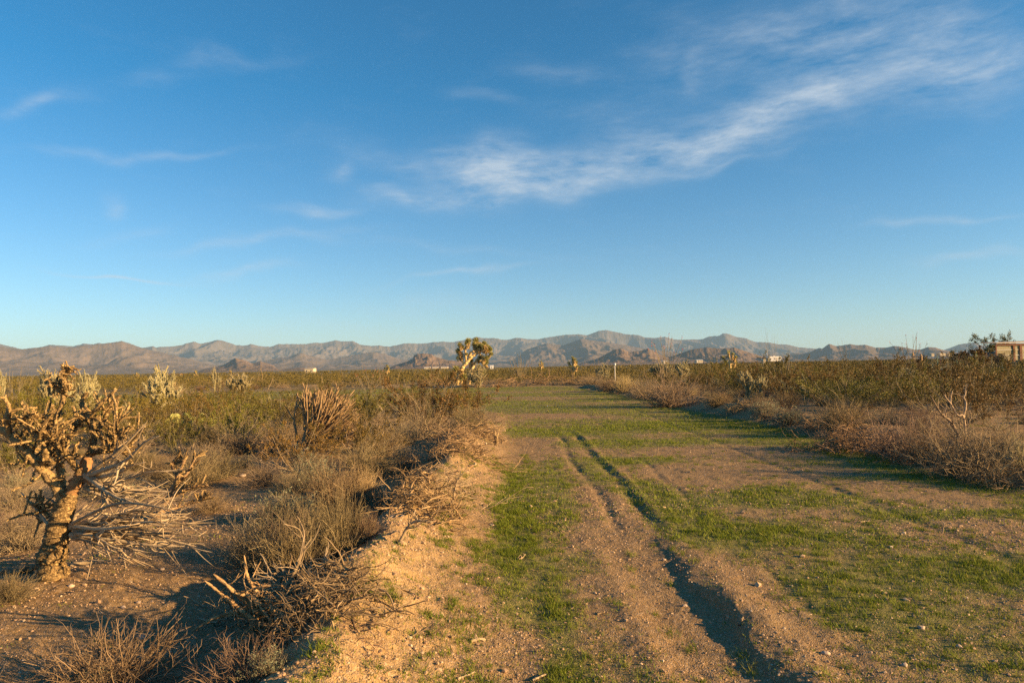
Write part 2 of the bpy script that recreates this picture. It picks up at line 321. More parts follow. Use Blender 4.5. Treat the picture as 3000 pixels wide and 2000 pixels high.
# ------------------------------------------------------------------ mesh building
class MB:
    def __init__(s): s.V = []; s.A = []; s.Q = []; s.T = []; s.n = 0; s.MQ = []; s.MTi = []
    def add(s, V, Q=None, T=None, a=.5, mi=0):
        V = np.asarray(V, float).reshape(-1, 3); s.V.append(V)
        s.A.append(np.broadcast_to(np.asarray(a, float), (len(V),)) if np.ndim(a) == 0 else np.asarray(a, float).ravel())
        if Q is not None and len(Q): q = np.asarray(Q, int) + s.n; s.Q.append(q); s.MQ.append(np.full(len(q), mi))
        if T is not None and len(T): q = np.asarray(T, int) + s.n; s.T.append(q); s.MTi.append(np.full(len(q), mi))
        s.n += len(V)
    def mesh(s, name, mats, smooth=True):
        V = np.concatenate(s.V); A = np.concatenate(s.A)
        Q = np.concatenate(s.Q) if s.Q else np.zeros((0, 4), int); T = np.concatenate(s.T) if s.T else np.zeros((0, 3), int)
        mi = np.concatenate([x for x in s.MQ] + [x for x in s.MTi]) if (s.MQ or s.MTi) else []
        me = bpy.data.meshes.new(name)
        me.vertices.add(len(V)); me.vertices.foreach_set('co', V.astype(np.float32).ravel())
        L = np.concatenate([Q.ravel(), T.ravel()]).astype(np.int32)
        me.loops.add(len(L)); me.loops.foreach_set('vertex_index', L)
        st = np.concatenate([np.arange(len(Q)) * 4, len(Q) * 4 + np.arange(len(T)) * 3]).astype(np.int32)
        me.polygons.add(len(st)); me.polygons.foreach_set('loop_start', st)
        try: me.polygons.foreach_set('loop_total', np.concatenate([np.full(len(Q), 4), np.full(len(T), 3)]).astype(np.int32))
        except Exception: pass
        for m in (mats if isinstance(mats, (list, tuple)) else [mats]): me.materials.append(m)
        me.polygons.foreach_set('material_index', np.asarray(mi, np.int32))
        me.polygons.foreach_set('use_smooth', np.full(len(st), smooth))
        at = me.attributes.new('v', 'FLOAT', 'POINT'); at.data.foreach_set('value', A.astype(np.float32))
        me.update(calc_edges=True)
        return me
def tubes(mb, P, Rd, sides=3, rng=None, a=None, mi=0, lump=0.):
    P = np.asarray(P, float); Rd = np.asarray(Rd, float)
    if P.ndim == 2: P = P[None]; Rd = Rd[None]
    n, s, _ = P.shape; rng = rng or np.random.default_rng(1)
    t = np.gradient(P, axis=1); t /= np.linalg.norm(t, axis=2, keepdims=True) + 1e-9
    ref = rng.normal(size=(n, 1, 3)); ref /= np.linalg.norm(ref, axis=2, keepdims=True)
    u = np.cross(t, np.broadcast_to(ref, t.shape)); u /= np.linalg.norm(u, axis=2, keepdims=True) + 1e-9
    w = np.cross(t, u)
    an = np.arange(sides) * 2 * np.pi / sides
    rr = Rd[:, :, None] * np.ones(sides)
    if lump: rr = rr * (1 + lump * rng.normal(size=rr.shape))
    V = P[:, :, None, :] + rr[..., None] * (np.cos(an)[None, None, :, None] * u[:, :, None, :] + np.sin(an)[None, None, :, None] * w[:, :, None, :])
    i = np.arange(n)[:, None, None] * s * sides; j = np.arange(s - 1)[None, :, None] * sides; k = np.arange(sides)[None, None, :]; k2 = (k + 1) % sides
    Q = np.stack([i + j + k, i + j + k2, i + j + sides + k2, i + j + sides + k], -1).reshape(-1, 4)
    if a is None: a = rng.random(n)
    A = np.repeat(np.asarray(a, float), s * sides)
    mb.add(V.reshape(-1, 3), Q, a=A, mi=mi)
def nrm(v): return v / (np.linalg.norm(v, axis=-1, keepdims=True) + 1e-9)
def grow(rng, P0, D0, L, r0, seg=5, wig=.15, up=.0, taper=.3):
    n = len(P0); P = np.zeros((n, seg + 1, 3)); P[:, 0] = P0; D = nrm(np.asarray(D0, float)); L = np.broadcast_to(L, (n,)); r0 = np.broadcast_to(r0, (n,))
    for i in range(seg):
        D = nrm(D + wig * rng.normal(size=(n, 3)) + np.array([0, 0, up])); P[:, i + 1] = P[:, i] + D * (L / seg)[:, None]
    f = np.linspace(1, taper, seg + 1)
    return P, r0[:, None] * f[None, :]
def kids(rng, P, Rd, n, t0=.3, t1=1., spread=.8):
    m, s, _ = P.shape; i = rng.integers(0, m, n); t = (t0 + (t1 - t0) * rng.random(n)) * (s - 1.001); k = t.astype(int); f = (t - k)[:, None]
    p = P[i, k] * (1 - f) + P[i, k + 1] * f; d = nrm(P[i, k + 1] - P[i, k]); d = nrm(d + spread * rng.normal(size=(n, 3)) * .6)
    r = Rd[i, k] * (1 - f[:, 0]) + Rd[i, k + 1] * f[:, 0]
    return p, d, r
def leaves(mb, rng, C, size, asp=.5, a=None, upb=.3, mi=0, mx=None):
    n = len(C); size = np.broadcast_to(size, (n,))[:, None]
    d = nrm(rng.normal(size=(n, 3)) + np.array([0, 0, upb])); w = nrm(np.cross(d, rng.normal(size=(n, 3))))
    V = np.stack([C, C + d * size * .5 + w * size * asp * .5, C + d * size, C + d * size * .5 - w * size * asp * .5], 1)
    Q = np.arange(n * 4).reshape(-1, 4)
    mb.add(V.reshape(-1, 3), Q, a=np.repeat(rng.random(n) if a is None else a, 4), mi=mi)
def hemi(rng, n, zmin=.05, zmax=1., zpow=1.):
    z = zmin + (zmax - zmin) * rng.random(n) ** zpow; an = rng.random(n) * 2 * np.pi; q = np.sqrt(np.clip(1 - z * z, 0, 1))
    return np.stack([q * np.cos(an), q * np.sin(an), z], 1)
# ------------------------------------------------------------------ objects & tags
def ob(name, me, parent=None, loc=(0, 0, 0)):
    o = bpy.data.objects.new(name, me); COL.objects.link(o); o.location = loc
    if parent: o.parent = parent
    return o
def tag(o, label, cat, group=None, kind=None):
    if label: o['label'] = label
    if cat: o['category'] = cat
    if group: o['group'] = group
    if kind: o['kind'] = kind
    return o
def thing(name, parts, loc, label, cat, group=None, rz=0., sc=1.):
    e = ob(name, None, None, loc); e.rotation_euler = (0, 0, rz); e.scale = (sc,) * 3
    e.empty_display_size = .2
    for (pn, me) in parts: ob(pn, me, e)
    return tag(e, label, cat, group)
def copy_tree(o, loc, rz, sc, label=None, group=None, sz=1.):
    c = o.copy(); COL.objects.link(c); c.location = loc; c.rotation_euler = (0, 0, rz); c.scale = (sc, sc, sc * sz)
    for ch in o.children:
        k = ch.copy(); COL.objects.link(k); k.parent = c
    if label: c['label'] = label
    if group: c['group'] = group
    return c
def struct(name, me): o = ob(name, me); o['kind'] = 'structure'; return o
# ------------------------------------------------------------------ ground sheet
def terrain():
    rr = np.concatenate([[0.0], np.linspace(.3, 2.4, 12), np.exp(np.arange(math.log(2.5), math.log(70), .0046)), np.exp(np.arange(math.log(70.3), math.log(24000), .022)), [24000]])
    fine = np.arange(R(-48), R(48), .0017)
    aa = np.concatenate([fine, np.linspace(R(48), R(312), 130)[:-1]])
    Rr, Aa = np.meshgrid(rr, aa, indexing='ij')
    x = Rr * np.sin(Aa); y = Rr * np.cos(Aa)
    z = hgt(x, y)
    z = z * (1 - .9 * ss(300, 1500, Rr))
    g = grassd(x, y); d = x - berm_x(y); by = ss(-3, -1, y) * (1 - ss(24, 28, y))
    e = x - right_edge(y)
    s = np.clip(by * np.exp(-(np.abs(d - .1) / .75) ** 3) + .5 * gs(e, .8, .6) * ss(20, 30, y) + ss(77.5, 78.5, y) * (1 - ss(80.0, 81, y)) * np.clip(gs(x, -23, 2.6) + gs(x, -13.5, 1.8) + gs(x, -4.6, 3.6), 0, 1) + .35 * (1 - field(x, y)) * ss(.45, .6, vn(x * .3, y * .3, 131)) , 0, 1)
    f = np.maximum(ss(85, 260, Rr), .75 * ss(40, 80, Rr) * (1 - field(x, y)) * (1 - s))
    na = len(aa); nr = len(rr)
    i = np.arange(nr - 1)[:, None] * na; j = np.arange(na)[None, :]; j2 = (j + 1) % na
    Q = np.stack([i + j, i + na + j, i + na + j2, i + j2], -1).reshape(-1, 4)
    Q = Q[:, ::-1]
    mb = MB(); mb.add(np.stack([x, y, z], -1).reshape(-1, 3), Q)
    me = mb.mesh('ground', MT['ground'])
    for nm, v in (('g', g), ('s', s), ('f', f)):
        at = me.attributes.new(nm, 'FLOAT', 'POINT'); at.data.foreach_set('value', v.astype(np.float32).ravel())
    return struct('ground', me)
terrain()
# ------------------------------------------------------------------ grass + gravel (uncountable)
def scatter_polar(rng, n, r0, r1, amax=42, p=1.0):
    u = rng.random(n); r = (r0 ** p + (r1 ** p - r0 ** p) * u) ** (1 / p) if p else np.exp(np.log(r0) + u * np.log(r1 / r0))
    a = R(-amax) + R(2 * amax) * rng.random(n); return r * np.sin(a), r * np.cos(a), r
def grass():
    rng = np.random.default_rng(5); mb = MB()
    for (n, r0, r1, nb, hh, sp) in ((52000, 3.3, 11, 8, .028, .036), (100000, 9, 28, 6, .034, .06), (60000, 24, 80, 5, .055, .12)):
        x, y, r = scatter_polar(rng, n, r0, r1, 40, 1.35)
        g = grassd(x, y); cl = fbm(x * 4.5, y * 4.5, 3, 141, .7) * .85
        keep = rng.random(n) < np.clip((g + cl - .20 + .20 * (r0 > 20)) * .80, .05 * (g > .05), .7) * (.2 + .8 * (vn(x * 9, y * 9, 143) > .42)) * (.3 + .7 * (vn(x * 17, y * 17, 144) > .4)); x = x[keep]; y = y[keep]; r = r[keep]; g = g[keep]
        m = len(x); k = nb
        X = np.repeat(x, k) + rng.normal(size=m * k) * sp; Y = np.repeat(y, k) + rng.normal(size=m * k) * sp
        Z = hgt(X, Y) - .004
        h = hh * (.5 + rng.random(m * k)) * np.repeat(.7 + .7 * g, k); an = rng.random(m * k) * 2 * np.pi; wd = (.0022 + .0011 * r0 ** .8)
        lx = rng.normal(size=m * k) * .55 * h; ly = rng.normal(size=m * k) * .55 * h
        B = np.stack([X, Y, Z], 1); w = np.stack([np.cos(an), np.sin(an), an * 0], 1) * wd
        V = np.stack([B - w, B + w, B + np.stack([lx, ly, h], 1)], 1)
        T = np.arange(m * k * 3).reshape(-1, 3)
        mb.add(V.reshape(-1, 3), None, T, a=np.repeat(np.clip(np.repeat(rng.random(m) * .55, k) + rng.random(m * k) * .45, 0, 1), 3))
    n = 2700; x = np.concatenate([-1.35 + 1.7 * rng.random(1600), -1 + 9 * rng.random(1100)]); y = 3.6 + 14 * rng.random(n) ** 1.3; kp = (vn(x * 2, y * 1.2, 145) > .42) & (rng.random(n) < .3 + grassd(x, y)); x = x[kp]; y = y[kp]; m = len(x); k = 46
    sz = .5 + .8 * rng.random(m); X = np.repeat(x, k) + rng.normal(size=m * k) * .035 * np.repeat(sz, k); Y = np.repeat(y, k) + rng.normal(size=m * k) * .05 * np.repeat(sz, k); h = .055 * (.4 + .8 * rng.random(m * k)) * np.repeat(sz, k)
    an = rng.random(m * k) * 6.28; B = np.stack([X, Y, hgt(X, Y) - .004], 1); w = np.stack([np.cos(an), np.sin(an), an * 0], 1) * .0035; tp = np.stack([rng.normal(size=m * k) * .6 * h, rng.normal(size=m * k) * .6 * h, h], 1)
    V = np.stack([B - w, B + w, B + tp], 1); mb.add(V.reshape(-1, 3), None, np.arange(m * k * 3).reshape(-1, 3), a=np.repeat(np.clip(np.repeat(rng.random(m) * .5, k) + rng.random(m * k) * .4, 0, 1), 3))
    print('grass', mb.n // 3)
    tag(ob('grass', mb.mesh('grass', MT['grass'], False)), 'short green grass sprouting in patches over the cleared sandy field', 'grass', kind='stuff')
grass()
ICO_V = None
def ico():
    global ICO_V
    import bmesh
    b = bmesh.new(); bmesh.ops.create_icosphere(b, subdivisions=1, radius=1); V = np.array([v.co[:] for v in b.verts]); T = np.array([[v.index for v in f.verts] for f in b.faces]); b.free(); return V, T
IV, IT = ico()
def gravel():
    rng = np.random.default_rng(8); mb = MB()
    x1, y1, r1 = scatter_polar(rng, 42000, 3.2, 13, 41, 1.0); x2, y2, r2 = scatter_polar(rng, 9000, 10, 30, 41, 1.0)
    y3 = 3 + 22 * rng.random(12000) ** 1.4; x3 = berm_x(y3) + rng.normal(size=12000) * .45
    x = np.concatenate([x1, x2, x3]); y = np.concatenate([y1, y2, y3]); r = np.hypot(x, y)
    dn = .35 + .9 * vn(x * .8, y * .8, 151) - .5 * grassd(x, y) ; keep = rng.random(len(x)) < dn; x = x[keep]; y = y[keep]; r = r[keep]
    n = len(x); s = .003 + .010 * rng.random(n) ** 5 + .0012 * r * .35; s = s * np.where(rng.random(n) < .012, 2.2, 1)
    s = s * np.where(np.abs(x - berm_x(y)) < .7, 1.0 + .9 * rng.random(n) ** 2, 1); z = hgt(x, y) + s * .1
    sc = s[:, None] * (.6 + .7 * rng.random((n, 3))) * np.array([1, 1, .65])
    V = IV[None] * (1 + .22 * rng.normal(size=(n, 12, 1))) * sc[:, None, :] + np.stack([x, y, z], 1)[:, None, :]
    T = IT[None] + (np.arange(n) * 12)[:, None, None]
    mb.add(V.reshape(-1, 3), None, T.reshape(-1, 3), a=np.repeat(rng.random(n), 12))
    tag(ob('gravel', mb.mesh('gravel', MT['gravel'], False)), 'loose gravel and clods strewn over the sandy ground', 'gravel', kind='stuff')
gravel()
# ------------------------------------------------------------------ mountains and hills
def mountains(name, r0, rc, r1, prof, seed, lam, mat, na=1500, nr=120, ext=R(12), sharp=1.0):
    A, E = zip(*[azel(px, py) for px, py in prof]); A = np.array(A); E = np.array(E)
    a = np.linspace(A[0] - ext, A[-1] + ext, na); e = np.interp(a, A, E)
    e = np.where(a < A[0], E[0] + .006 * fbm(a * 25, a * 0, 3, seed) * ss(0, .03, A[0] - a), e); e = np.where(a > A[-1], E[-1] + .006 * fbm(a * 25, a * 0, 3, seed + 1) * ss(0, .03, a - A[-1]), e)
    e = np.convolve(np.pad(e, 2, 'edge'), [.1, .2, .4, .2, .1], 'valid')
    e = e + .00045 * fbm(a * 260, a * 0, 3, seed + 9) * np.clip(e / .02, 0, 1)
    base = np.interp(a, A, E) * 0 - .0002
    t = np.linspace(0, 1, nr); r = r0 + (r1 - r0) * t
    Aa, Rr = np.meshgrid(a, r, indexing='ij')
    x = Rr * np.sin(Aa); y = Rr * np.cos(Aa)
    wx = fbm(x / lam * .6, y / lam * .6, 3, seed + 2) * .9; wy = fbm(x / lam * .6 + 9, y / lam * .6, 3, seed + 3) * .9
    rg = 0; am = 1; tot = 0
    for o in range(7):
        v = fbm(x / lam * 2 ** o + wx + (y / lam) * .25, y / lam * .5 * 2 ** o + wy, 1, seed + 10 + o); rg = rg + am * (1 - np.abs(v) * 2) ** 1.0; tot += am; am *= .56
    rg = rg / tot; rg = np.clip((rg - np.quantile(rg, .02)) / (np.quantile(rg, .98) - np.quantile(rg, .02)), 0, 1)
    u = np.clip((Rr - r0) / (rc - r0), 0, 1); dn = 1 - .9 * ss(0, 1, (Rr - rc) / (r1 - rc))
    sh = (1 - u) * (.035 * fbm(x / lam * .5 + 4, y / lam * .5, 2, seed + 5) - .02)      # spurs run down at an angle
    Ez = np.interp((Aa + sh * (r1 - r0) / rc).ravel(), a, np.tan(np.maximum(e, 0))).reshape(Aa.shape)
    env = (.75 * u ** 1.15 + .25 * u ** 3) * dn
    carve = 1 - .88 * (1 - rg) ** 1.1 * np.clip(4.6 * u * (1 - u) + .02, 0, 1) ** .7
    z = Ez * rc * env * carve
    lim = np.tan(np.maximum(e, 0))[:, None] * Rr * .985
    z = np.where(u < .97, np.minimum(z, lim), z)
    z = z + (CAM_H + .004 * rc * fbm(x / lam * 5, y / lam * 5, 3, seed + 40) * u * (1 - u) * 4) * np.clip(e * 200, 0, 1)[:, None]
    z = np.where(env < .004, -3, z) - 1.5 * (1 - u)
    i = np.arange(na - 1)[:, None] * nr; j = np.arange(nr - 1)[None, :]
    Q = np.stack([i + j, i + nr + j, i + nr + j + 1, i + j + 1], -1).reshape(-1, 4)[:, ::-1]
    mb = MB(); mb.add(np.stack([x, y, z], -1).reshape(-1, 3), Q); return struct(name, mb.mesh(name, MT[mat]))
def cv(lst, x0, y0): return [(x0 + u / 2.352, y0 + v / 2.352) for u, v in lst]
pA = cv([(0, 110), (75, 127), (150, 147), (240, 138), (340, 115), (500, 125), (580, 106), (640, 112), (680, 102), (760, 113), (835, 86), (900, 105), (980, 134), (1050, 122), (1075, 134), (1120, 127), (1250, 113), (1340, 86), (1385, 100), (1480, 81), (1540, 87), (1620, 110), (1680, 115), (1730, 105), (1800, 122), (1875, 124), (1920, 105), (2100, 105), (2160, 93), (2220, 96), (2310, 78), (2352, 88)], 0, 960)
pB = cv([(20, 138), (80, 133), (130, 160), (215, 172), (260, 168), (330, 174), (440, 148), (560, 150), (700, 136), (780, 138), (860, 120), (905, 110), (930, 98), (980, 113), (1050, 113), (1100, 124), (1150, 124), (1200, 112), (1340, 116), (1440, 104), (1640, 84), (1690, 90), (1770, 56), (1830, 50), (1880, 62), (1960, 80), (2040, 92), (2090, 113), (2160, 115), (2230, 105), (2290, 126)], 1000, 940)
pC = cv([(0, 128), (60, 122), (130, 118), (190, 98), (250, 95), (280, 77), (320, 83), (360, 100), (440, 115), (500, 138), (610, 145), (660, 155), (720, 157), (800, 178), (900, 186), (1000, 200), (1350, 215), (1600, 212), (1790, 202), (1830, 188), (1900, 160), (1960, 152), (2010, 140), (2050, 160), (2352, 175)], 2000, 940)
mountains('mountains', 9500, 15000, 18500, pA + pB + pC, 200, 1500, 'mtn_far', na=2600, nr=220)
mountains('mountains', 6800, 9800, 12000, [(-200, 1000), (0, 1012), (60, 1022), (145, 1011), (212, 1015), (247, 1008), (290, 1005), (355, 998), (400, 1014), (430, 1022), (500, 1038), (560, 1050), (640, 1071), (700, 1074), (760, 1056), (850, 1041), (880, 1032), (920, 1043), (960, 1051), (1000, 1045), (1090, 1028), (1130, 1034), (1170, 1050), (1250, 1062), (1440, 1068), (1500, 1056), (1545, 1022), (1600, 1004), (1650, 1010), (1700, 992), (1760, 1000), (1790, 1002), (1880, 1018), (1960, 1030), (2060, 1047)], 300, 1100, 'mtn_mid', nr=130)
mountains('hills', 6000, 8200, 9800, cv([(760, 240), (880, 212), (940, 182), (960, 188), (1010, 153), (1060, 168), (1120, 158), (1150, 152), (1200, 160), (1260, 158), (1330, 180), (1400, 183), (1460, 170), (1530, 180), (1600, 198), (1640, 196), (1690, 178), (1740, 180), (1790, 195), (1850, 210), (1950, 228)], 2000, 940), 400, 900, 'mtn_mid', na=900, nr=110, ext=.0)
mountains('hills', 4300, 5600, 6700, [(560, 1093), (600, 1080), (655, 1068), (690, 1047), (720, 1056), (742, 1064), (762, 1057), (800, 1068), (815, 1082), (880, 1075), (940, 1088)], 500, 420, 'mtn_near', na=420, nr=80, ext=.0)
mountains('hills', 4000, 4700, 5400, [(1130, 1082), (1160, 1068), (1190, 1060), (1210, 1049), (1212, 1040), (1225, 1036), (1240, 1034), (1265, 1037), (1275, 1045), (1310, 1054), (1345, 1056), (1400, 1068), (1440, 1078)], 510, 300, 'mtn_near', na=420, nr=80, ext=.0)
mountains('hills', 4300, 5500, 6400, [(1660, 1075), (1700, 1064), (1750, 1050), (1800, 1023), (1820, 1020), (1840, 1030), (1870, 1029), (1900, 1020), (1925, 1035), (1960, 1046), (2000, 1030), (2030, 1021), (2070, 1014), (2110, 1020), (2150, 1016), (2200, 1032), (2240, 1046), (2300, 1062)], 520, 380, 'mtn_near', na=700, nr=90, ext=.0)
# ------------------------------------------------------------------ plants
def creosote(seed, h=1.6, nst=20, nl=1500, ls=.03, spread=.62):
    rng = np.random.default_rng(seed); d = hemi(rng, nst, .35, .98); d[:, :2] *= spread / .6
    P, Q = grow(rng, rng.normal(size=(nst, 3)) * [.05, .05, .0], d, h * (.75 + .45 * rng.random(nst)), .011, 7, .13, .05, .35)
    b = MB(); tubes(b, P, Q, 4, rng)
    p, dd, r = kids(rng, P, Q, nst * 5, .25, .95, .8); P2, Q2 = grow(rng, p, dd + [0, 0, .5], h * (.15 + .25 * rng.random(len(p))), r * .6, 4, .2, .08); tubes(b, P2, Q2, 3, rng)
    p, dd, r = kids(rng, P2, Q2, nst * 14, .2, 1, .9); P3, Q3 = grow(rng, p, dd + [0, 0, .5], .06 + .12 * h * rng.random(len(p)), r * .6, 3, .2, .1); tubes(b, P3, Q3, 3, rng)
    nl3 = int(nl * .72); lf = rng.choice(len(P3), int(len(P3) * .5), False); i = lf[rng.integers(0, len(lf), nl3)]; k = rng.integers(1, 4, nl3); c = P3[i, k] + rng.normal(size=(nl3, 3)) * .022
    j = rng.integers(0, len(P2), nl - nl3); kk = rng.integers(2, 5, nl - nl3); c2 = P2[j, kk] + rng.normal(size=(nl - nl3, 3)) * .025
    l = MB(); leaves(l, rng, np.concatenate([c, c2]), ls * (.6 + .8 * rng.random(nl)), .55)
    C_ = np.concatenate([c, c2]); zq = C_[:, 2] / h; C_ = C_[rng.random(len(C_)) < ss(.12, .62, zq) * 1.1]; nl = len(C_); l = MB(); leaves(l, rng, C_, ls * (.6 + .8 * rng.random(nl)), .55)
    return [('branches', b.mesh('creosote_branches', MT['stem'])), ('foliage', l.mesh('creosote_foliage', MT['leaf'], False))]
def mound(seed, w=.6, h=.5, n=260, r=.0032, mat='twig', lat=False, curl=.2, nk=5.0, zmin=.02):
    rng = np.random.default_rng(seed); d = hemi(rng, n, zmin, 1.); d = d * [w, w, h]; L = np.linalg.norm(d, axis=1) * (.7 + .4 * rng.random(n))
    sc = max(.5, w / .6)
    P, Q = grow(rng, rng.normal(size=(n, 3)) * [.07 * sc, .07 * sc, .01], d + [0, 0, .12], L, r, 6, curl, .02, .4); b = MB(); tubes(b, P, Q, 3, rng)
    p, dd, rr = kids(rng, P, Q, int(n * nk), .3, 1, 1.7); P2, Q2 = grow(rng, p, dd, .06 * sc + .12 * sc * rng.random(len(p)), rr * .8, 4, .32, .0, .4); tubes(b, P2, Q2, 3, rng)
    out = [('twigs', b.mesh(mat + '_mound', MT[mat]))]
    if lat:
        m = int(n * lat); i = rng.integers(0, len(P2), m); k = rng.integers(1, 4, m); l = MB()
        leaves(l, rng, P2[i, k] + rng.normal(size=(m, 3)) * .014, .016 + .018 * rng.random(m), .6); out.append(('foliage', l.mesh('sage_foliage', MT['leafsage'], False)))
    return out
def cholla(seed, h=1.2, n=17, spines=2600, r=.021, upr=.25, mat='cholla'):
    rng = np.random.default_rng(seed); b = MB(); s_ = MB(); allP = []; allR = []
    P, Q = grow(rng, rng.normal(size=(max(2, n // 4), 3)) * [.05, .05, 0], hemi(rng, max(2, n // 4), .35, 1), h * .55, r * 1.3, 8, .12, .08, .8); allP.append((P, Q))
    for lv in range(3):
        p, dd, rr = kids(rng, P, Q, n * (lv + 1) * 2, .35, 1, 1.1); P, Q = grow(rng, p, dd + [0, 0, upr * 2], h * (.12 + .13 * rng.random(len(p))), r * (.95 - .1 * lv), 8, .10, upr * .3, .85); allP.append((P, Q))
    for P, Q in allP:
        k = np.arange(Q.shape[1]); Q = Q * (1 + .12 * ((k % 2) * 2 - 1))[None]; Q[:, -1] *= .35; tubes(b, P, Q, 6, rng, lump=.07)
        m = int(spines * len(P) / 40) + 8; i = rng.integers(0, len(P), m); t = rng.integers(0, P.shape[1] - 1, m); f = rng.random((m, 1)); c = P[i, t] * (1 - f) + P[i, t + 1] * f
        dd = nrm(rng.normal(size=(m, 3)) + [0, 0, .2]); w = nrm(np.cross(dd, rng.normal(size=(m, 3)))) * .004; c = c + dd * r * .8
        V = np.stack([c - w, c + w, c + dd * .035], 1); s_.add(V.reshape(-1, 3), None, np.arange(m * 3).reshape(-1, 3), a=np.repeat(rng.random(m), 3))
    return [('joints', b.mesh('cholla_joints', MT[mat])), ('spines', s_.mesh('cholla_spines', MT['spine'], False))]
def ocotillo(seed, h=3.2, n=14, flower=True):
    rng = np.random.default_rng(seed); d = hemi(rng, n, .78, .995); P, Q = grow(rng, rng.normal(size=(n, 3)) * [.08, .08, 0], d, h * (.7 + .35 * rng.random(n)), .022, 10, .05, .02, .4); b = MB(); tubes(b, P, Q, 5, rng, lump=.1)
    out = [('wands', b.mesh('ocotillo_wands', MT['ocotillo']))]
    if flower:
        f = MB(); tip = P[:, -1]; c = np.repeat(tip, 5, 0) + rng.normal(size=(n * 5, 3)) * [.03, .03, .06]; leaves(f, rng, c, .07, .5, upb=1.); out.append(('flowers', f.mesh('ocotillo_flowers', MT['redflower'], False)))
    return out
def sprays(mb, rng, c, n, L, w, d0, spread):
    d = nrm(rng.normal(size=(n, 3)) * spread + d0); s = nrm(np.cross(d, rng.normal(size=(n, 3)))) * w; l = L * (.7 + .5 * rng.random((n, 1)))
    V = np.stack([c - s, c + s, c + d * l * .6 + s * .8 , c + d * l, c + d * l * .6 - s * .8], 1); o = (np.arange(n) * 5)[:, None]
    mb.add(V.reshape(-1, 3), np.concatenate([o, o + 1, o + 2, o + 4], 1), np.concatenate([o + 4, o + 2, o + 3], 1), a=np.repeat(rng.random(n), 5))
def smooth_path(pts, n=10):
    pts = np.asarray(pts, float); k = len(pts)
    if k < 3: t = np.linspace(0, 1, n)[:, None]; return pts[0] * (1 - t) + pts[-1] * t
    u = np.linspace(0, k - 1 - 1e-6, n); i = u.astype(int); f = (u - i)[:, None]
    g = lambda j: pts[np.clip(j, 0, k - 1)]
    a, b, c, d = g(i - 1), g(i), g(i + 1), g(i + 2)
    return .5 * (2 * b + (c - a) * f + (2 * a - 5 * b + 4 * c - d) * f ** 2 + (3 * b - a - 3 * c + d) * f ** 3)
def limb(mb, pts, r0, r1, rng, sides=8, n=None, lump=.08, mi=0, a=None, taper_pow=1.):
    L = np.sum(np.linalg.norm(np.diff(np.asarray(pts, float), axis=0), axis=1)); n = n or int(max(5, L / max(.02, r0 * .7)))
    P = smooth_path(pts, n); t = np.linspace(0, 1, n) ** taper_pow; Rr = r0 + (r1 - r0) * t; Rr = Rr * (1 + lump * rng.normal(size=n) * .6); Rr[-1] *= .4
    if r0 < r1 and n > 8: Rr[:4] *= [.25, .55, .75, .9]
    tubes(mb, P[None], Rr[None], sides, rng, lump=lump, mi=mi, a=a); return P, Rr
# ------------------------------------------------------------------ haze: one closed box of even air
def haze():
    import bmesh
    b = bmesh.new(); bmesh.ops.create_cube(b, size=1); 
    for v in b.verts: v.co.x *= 49500; v.co.y *= 49500; v.co.z = (v.co.z + .5) * 960 - 6
    me = bpy.data.meshes.new('haze'); b.to_mesh(me); b.free()
    m = bpy.data.materials.new('haze_air'); m.use_nodes = True; t = m.node_tree; t.nodes.clear()
    pv = N(t, 'ShaderNodeVolumePrincipled'); pv.inputs['Color'].default_value = (.42, .68, 1.0, 1); pv.inputs['Density'].default_value = HAZE_D; pv.inputs['Anisotropy'].default_value = .0
    o = N(t, 'ShaderNodeOutputMaterial'); t.links.new(pv.outputs[0], o.inputs['Volume']); me.materials.append(m); m.cycles.volume_sampling = 'DISTANCE'; m.cycles.homogeneous_volume = True
    h = ob('haze', me); h['kind'] = 'stuff'; h['label'] = 'thin pale blue air between the camera and the mountains'
HAZE_D = 3.2e-5

# ------------------------------------------------------------------ plant variants (meshes made once, shared by the copies)
VAR = {}
def ext(parts):
    me = parts[0][1]; c = np.zeros(len(me.vertices) * 3, np.float32); me.vertices.foreach_get('co', c); c = c.reshape(-1, 3)
    q = np.quantile(np.abs(c[:, :2]), .96); return 2 * q, np.quantile(c[:, 2], .985)
def addvar(kind, *plist): VAR[kind] = [(p, ext(p)) for p in plist]
addvar('creosote', *[creosote(s, 1.6, 24, 8600, .037) for s in (1, 2, 3, 4)], creosote(5, 1.5, 28, 9000, .035, .8), creosote(6, 1.7, 18, 7000, .037))
addvar('bursage', mound(11, .6, .55, 210, .0042, 'twig'), mound(12, .7, .5, 200, mat='twiggrey'), mound(13, .6, .45, 180, mat='twiggrey', curl=.3), mound(14, .65, .55, 210, .0040, 'twig', curl=.22))
addvar('sage', mound(21, .5, .5, 200, .003, 'twiggrey', lat=16), mound(22, .5, .45, 200, .003, 'twiggrey', lat=12))
addvar('straw', mound(31, .5, .5, 330, .0028, 'straw', curl=.10))
addvar('cholla', cholla(41, 1.3, 17), cholla(42, 1.1, 20, upr=.1), cholla(43, 1.4, 14, upr=.5))
addvar('brittle', mound(51, .8, .8, 60, .007, 'stem', curl=.28, nk=4), mound(52, .9, .6, 50, .008, 'twig', curl=.35, nk=4))
addvar('ocotillo', ocotillo(61, 3.2, 15), ocotillo(62, 3.0, 20, False), ocotillo(63, 3.4, 9, False))
PROTO = {}
NAMES = {'creosote': 'creosote_bush', 'bursage': 'dead_bush', 'sage': 'sage_bush', 'straw': 'dry_grass_clump', 'cholla': 'cholla_cactus', 'brittle': 'bare_branch_bush', 'ocotillo': 'ocotillo'}
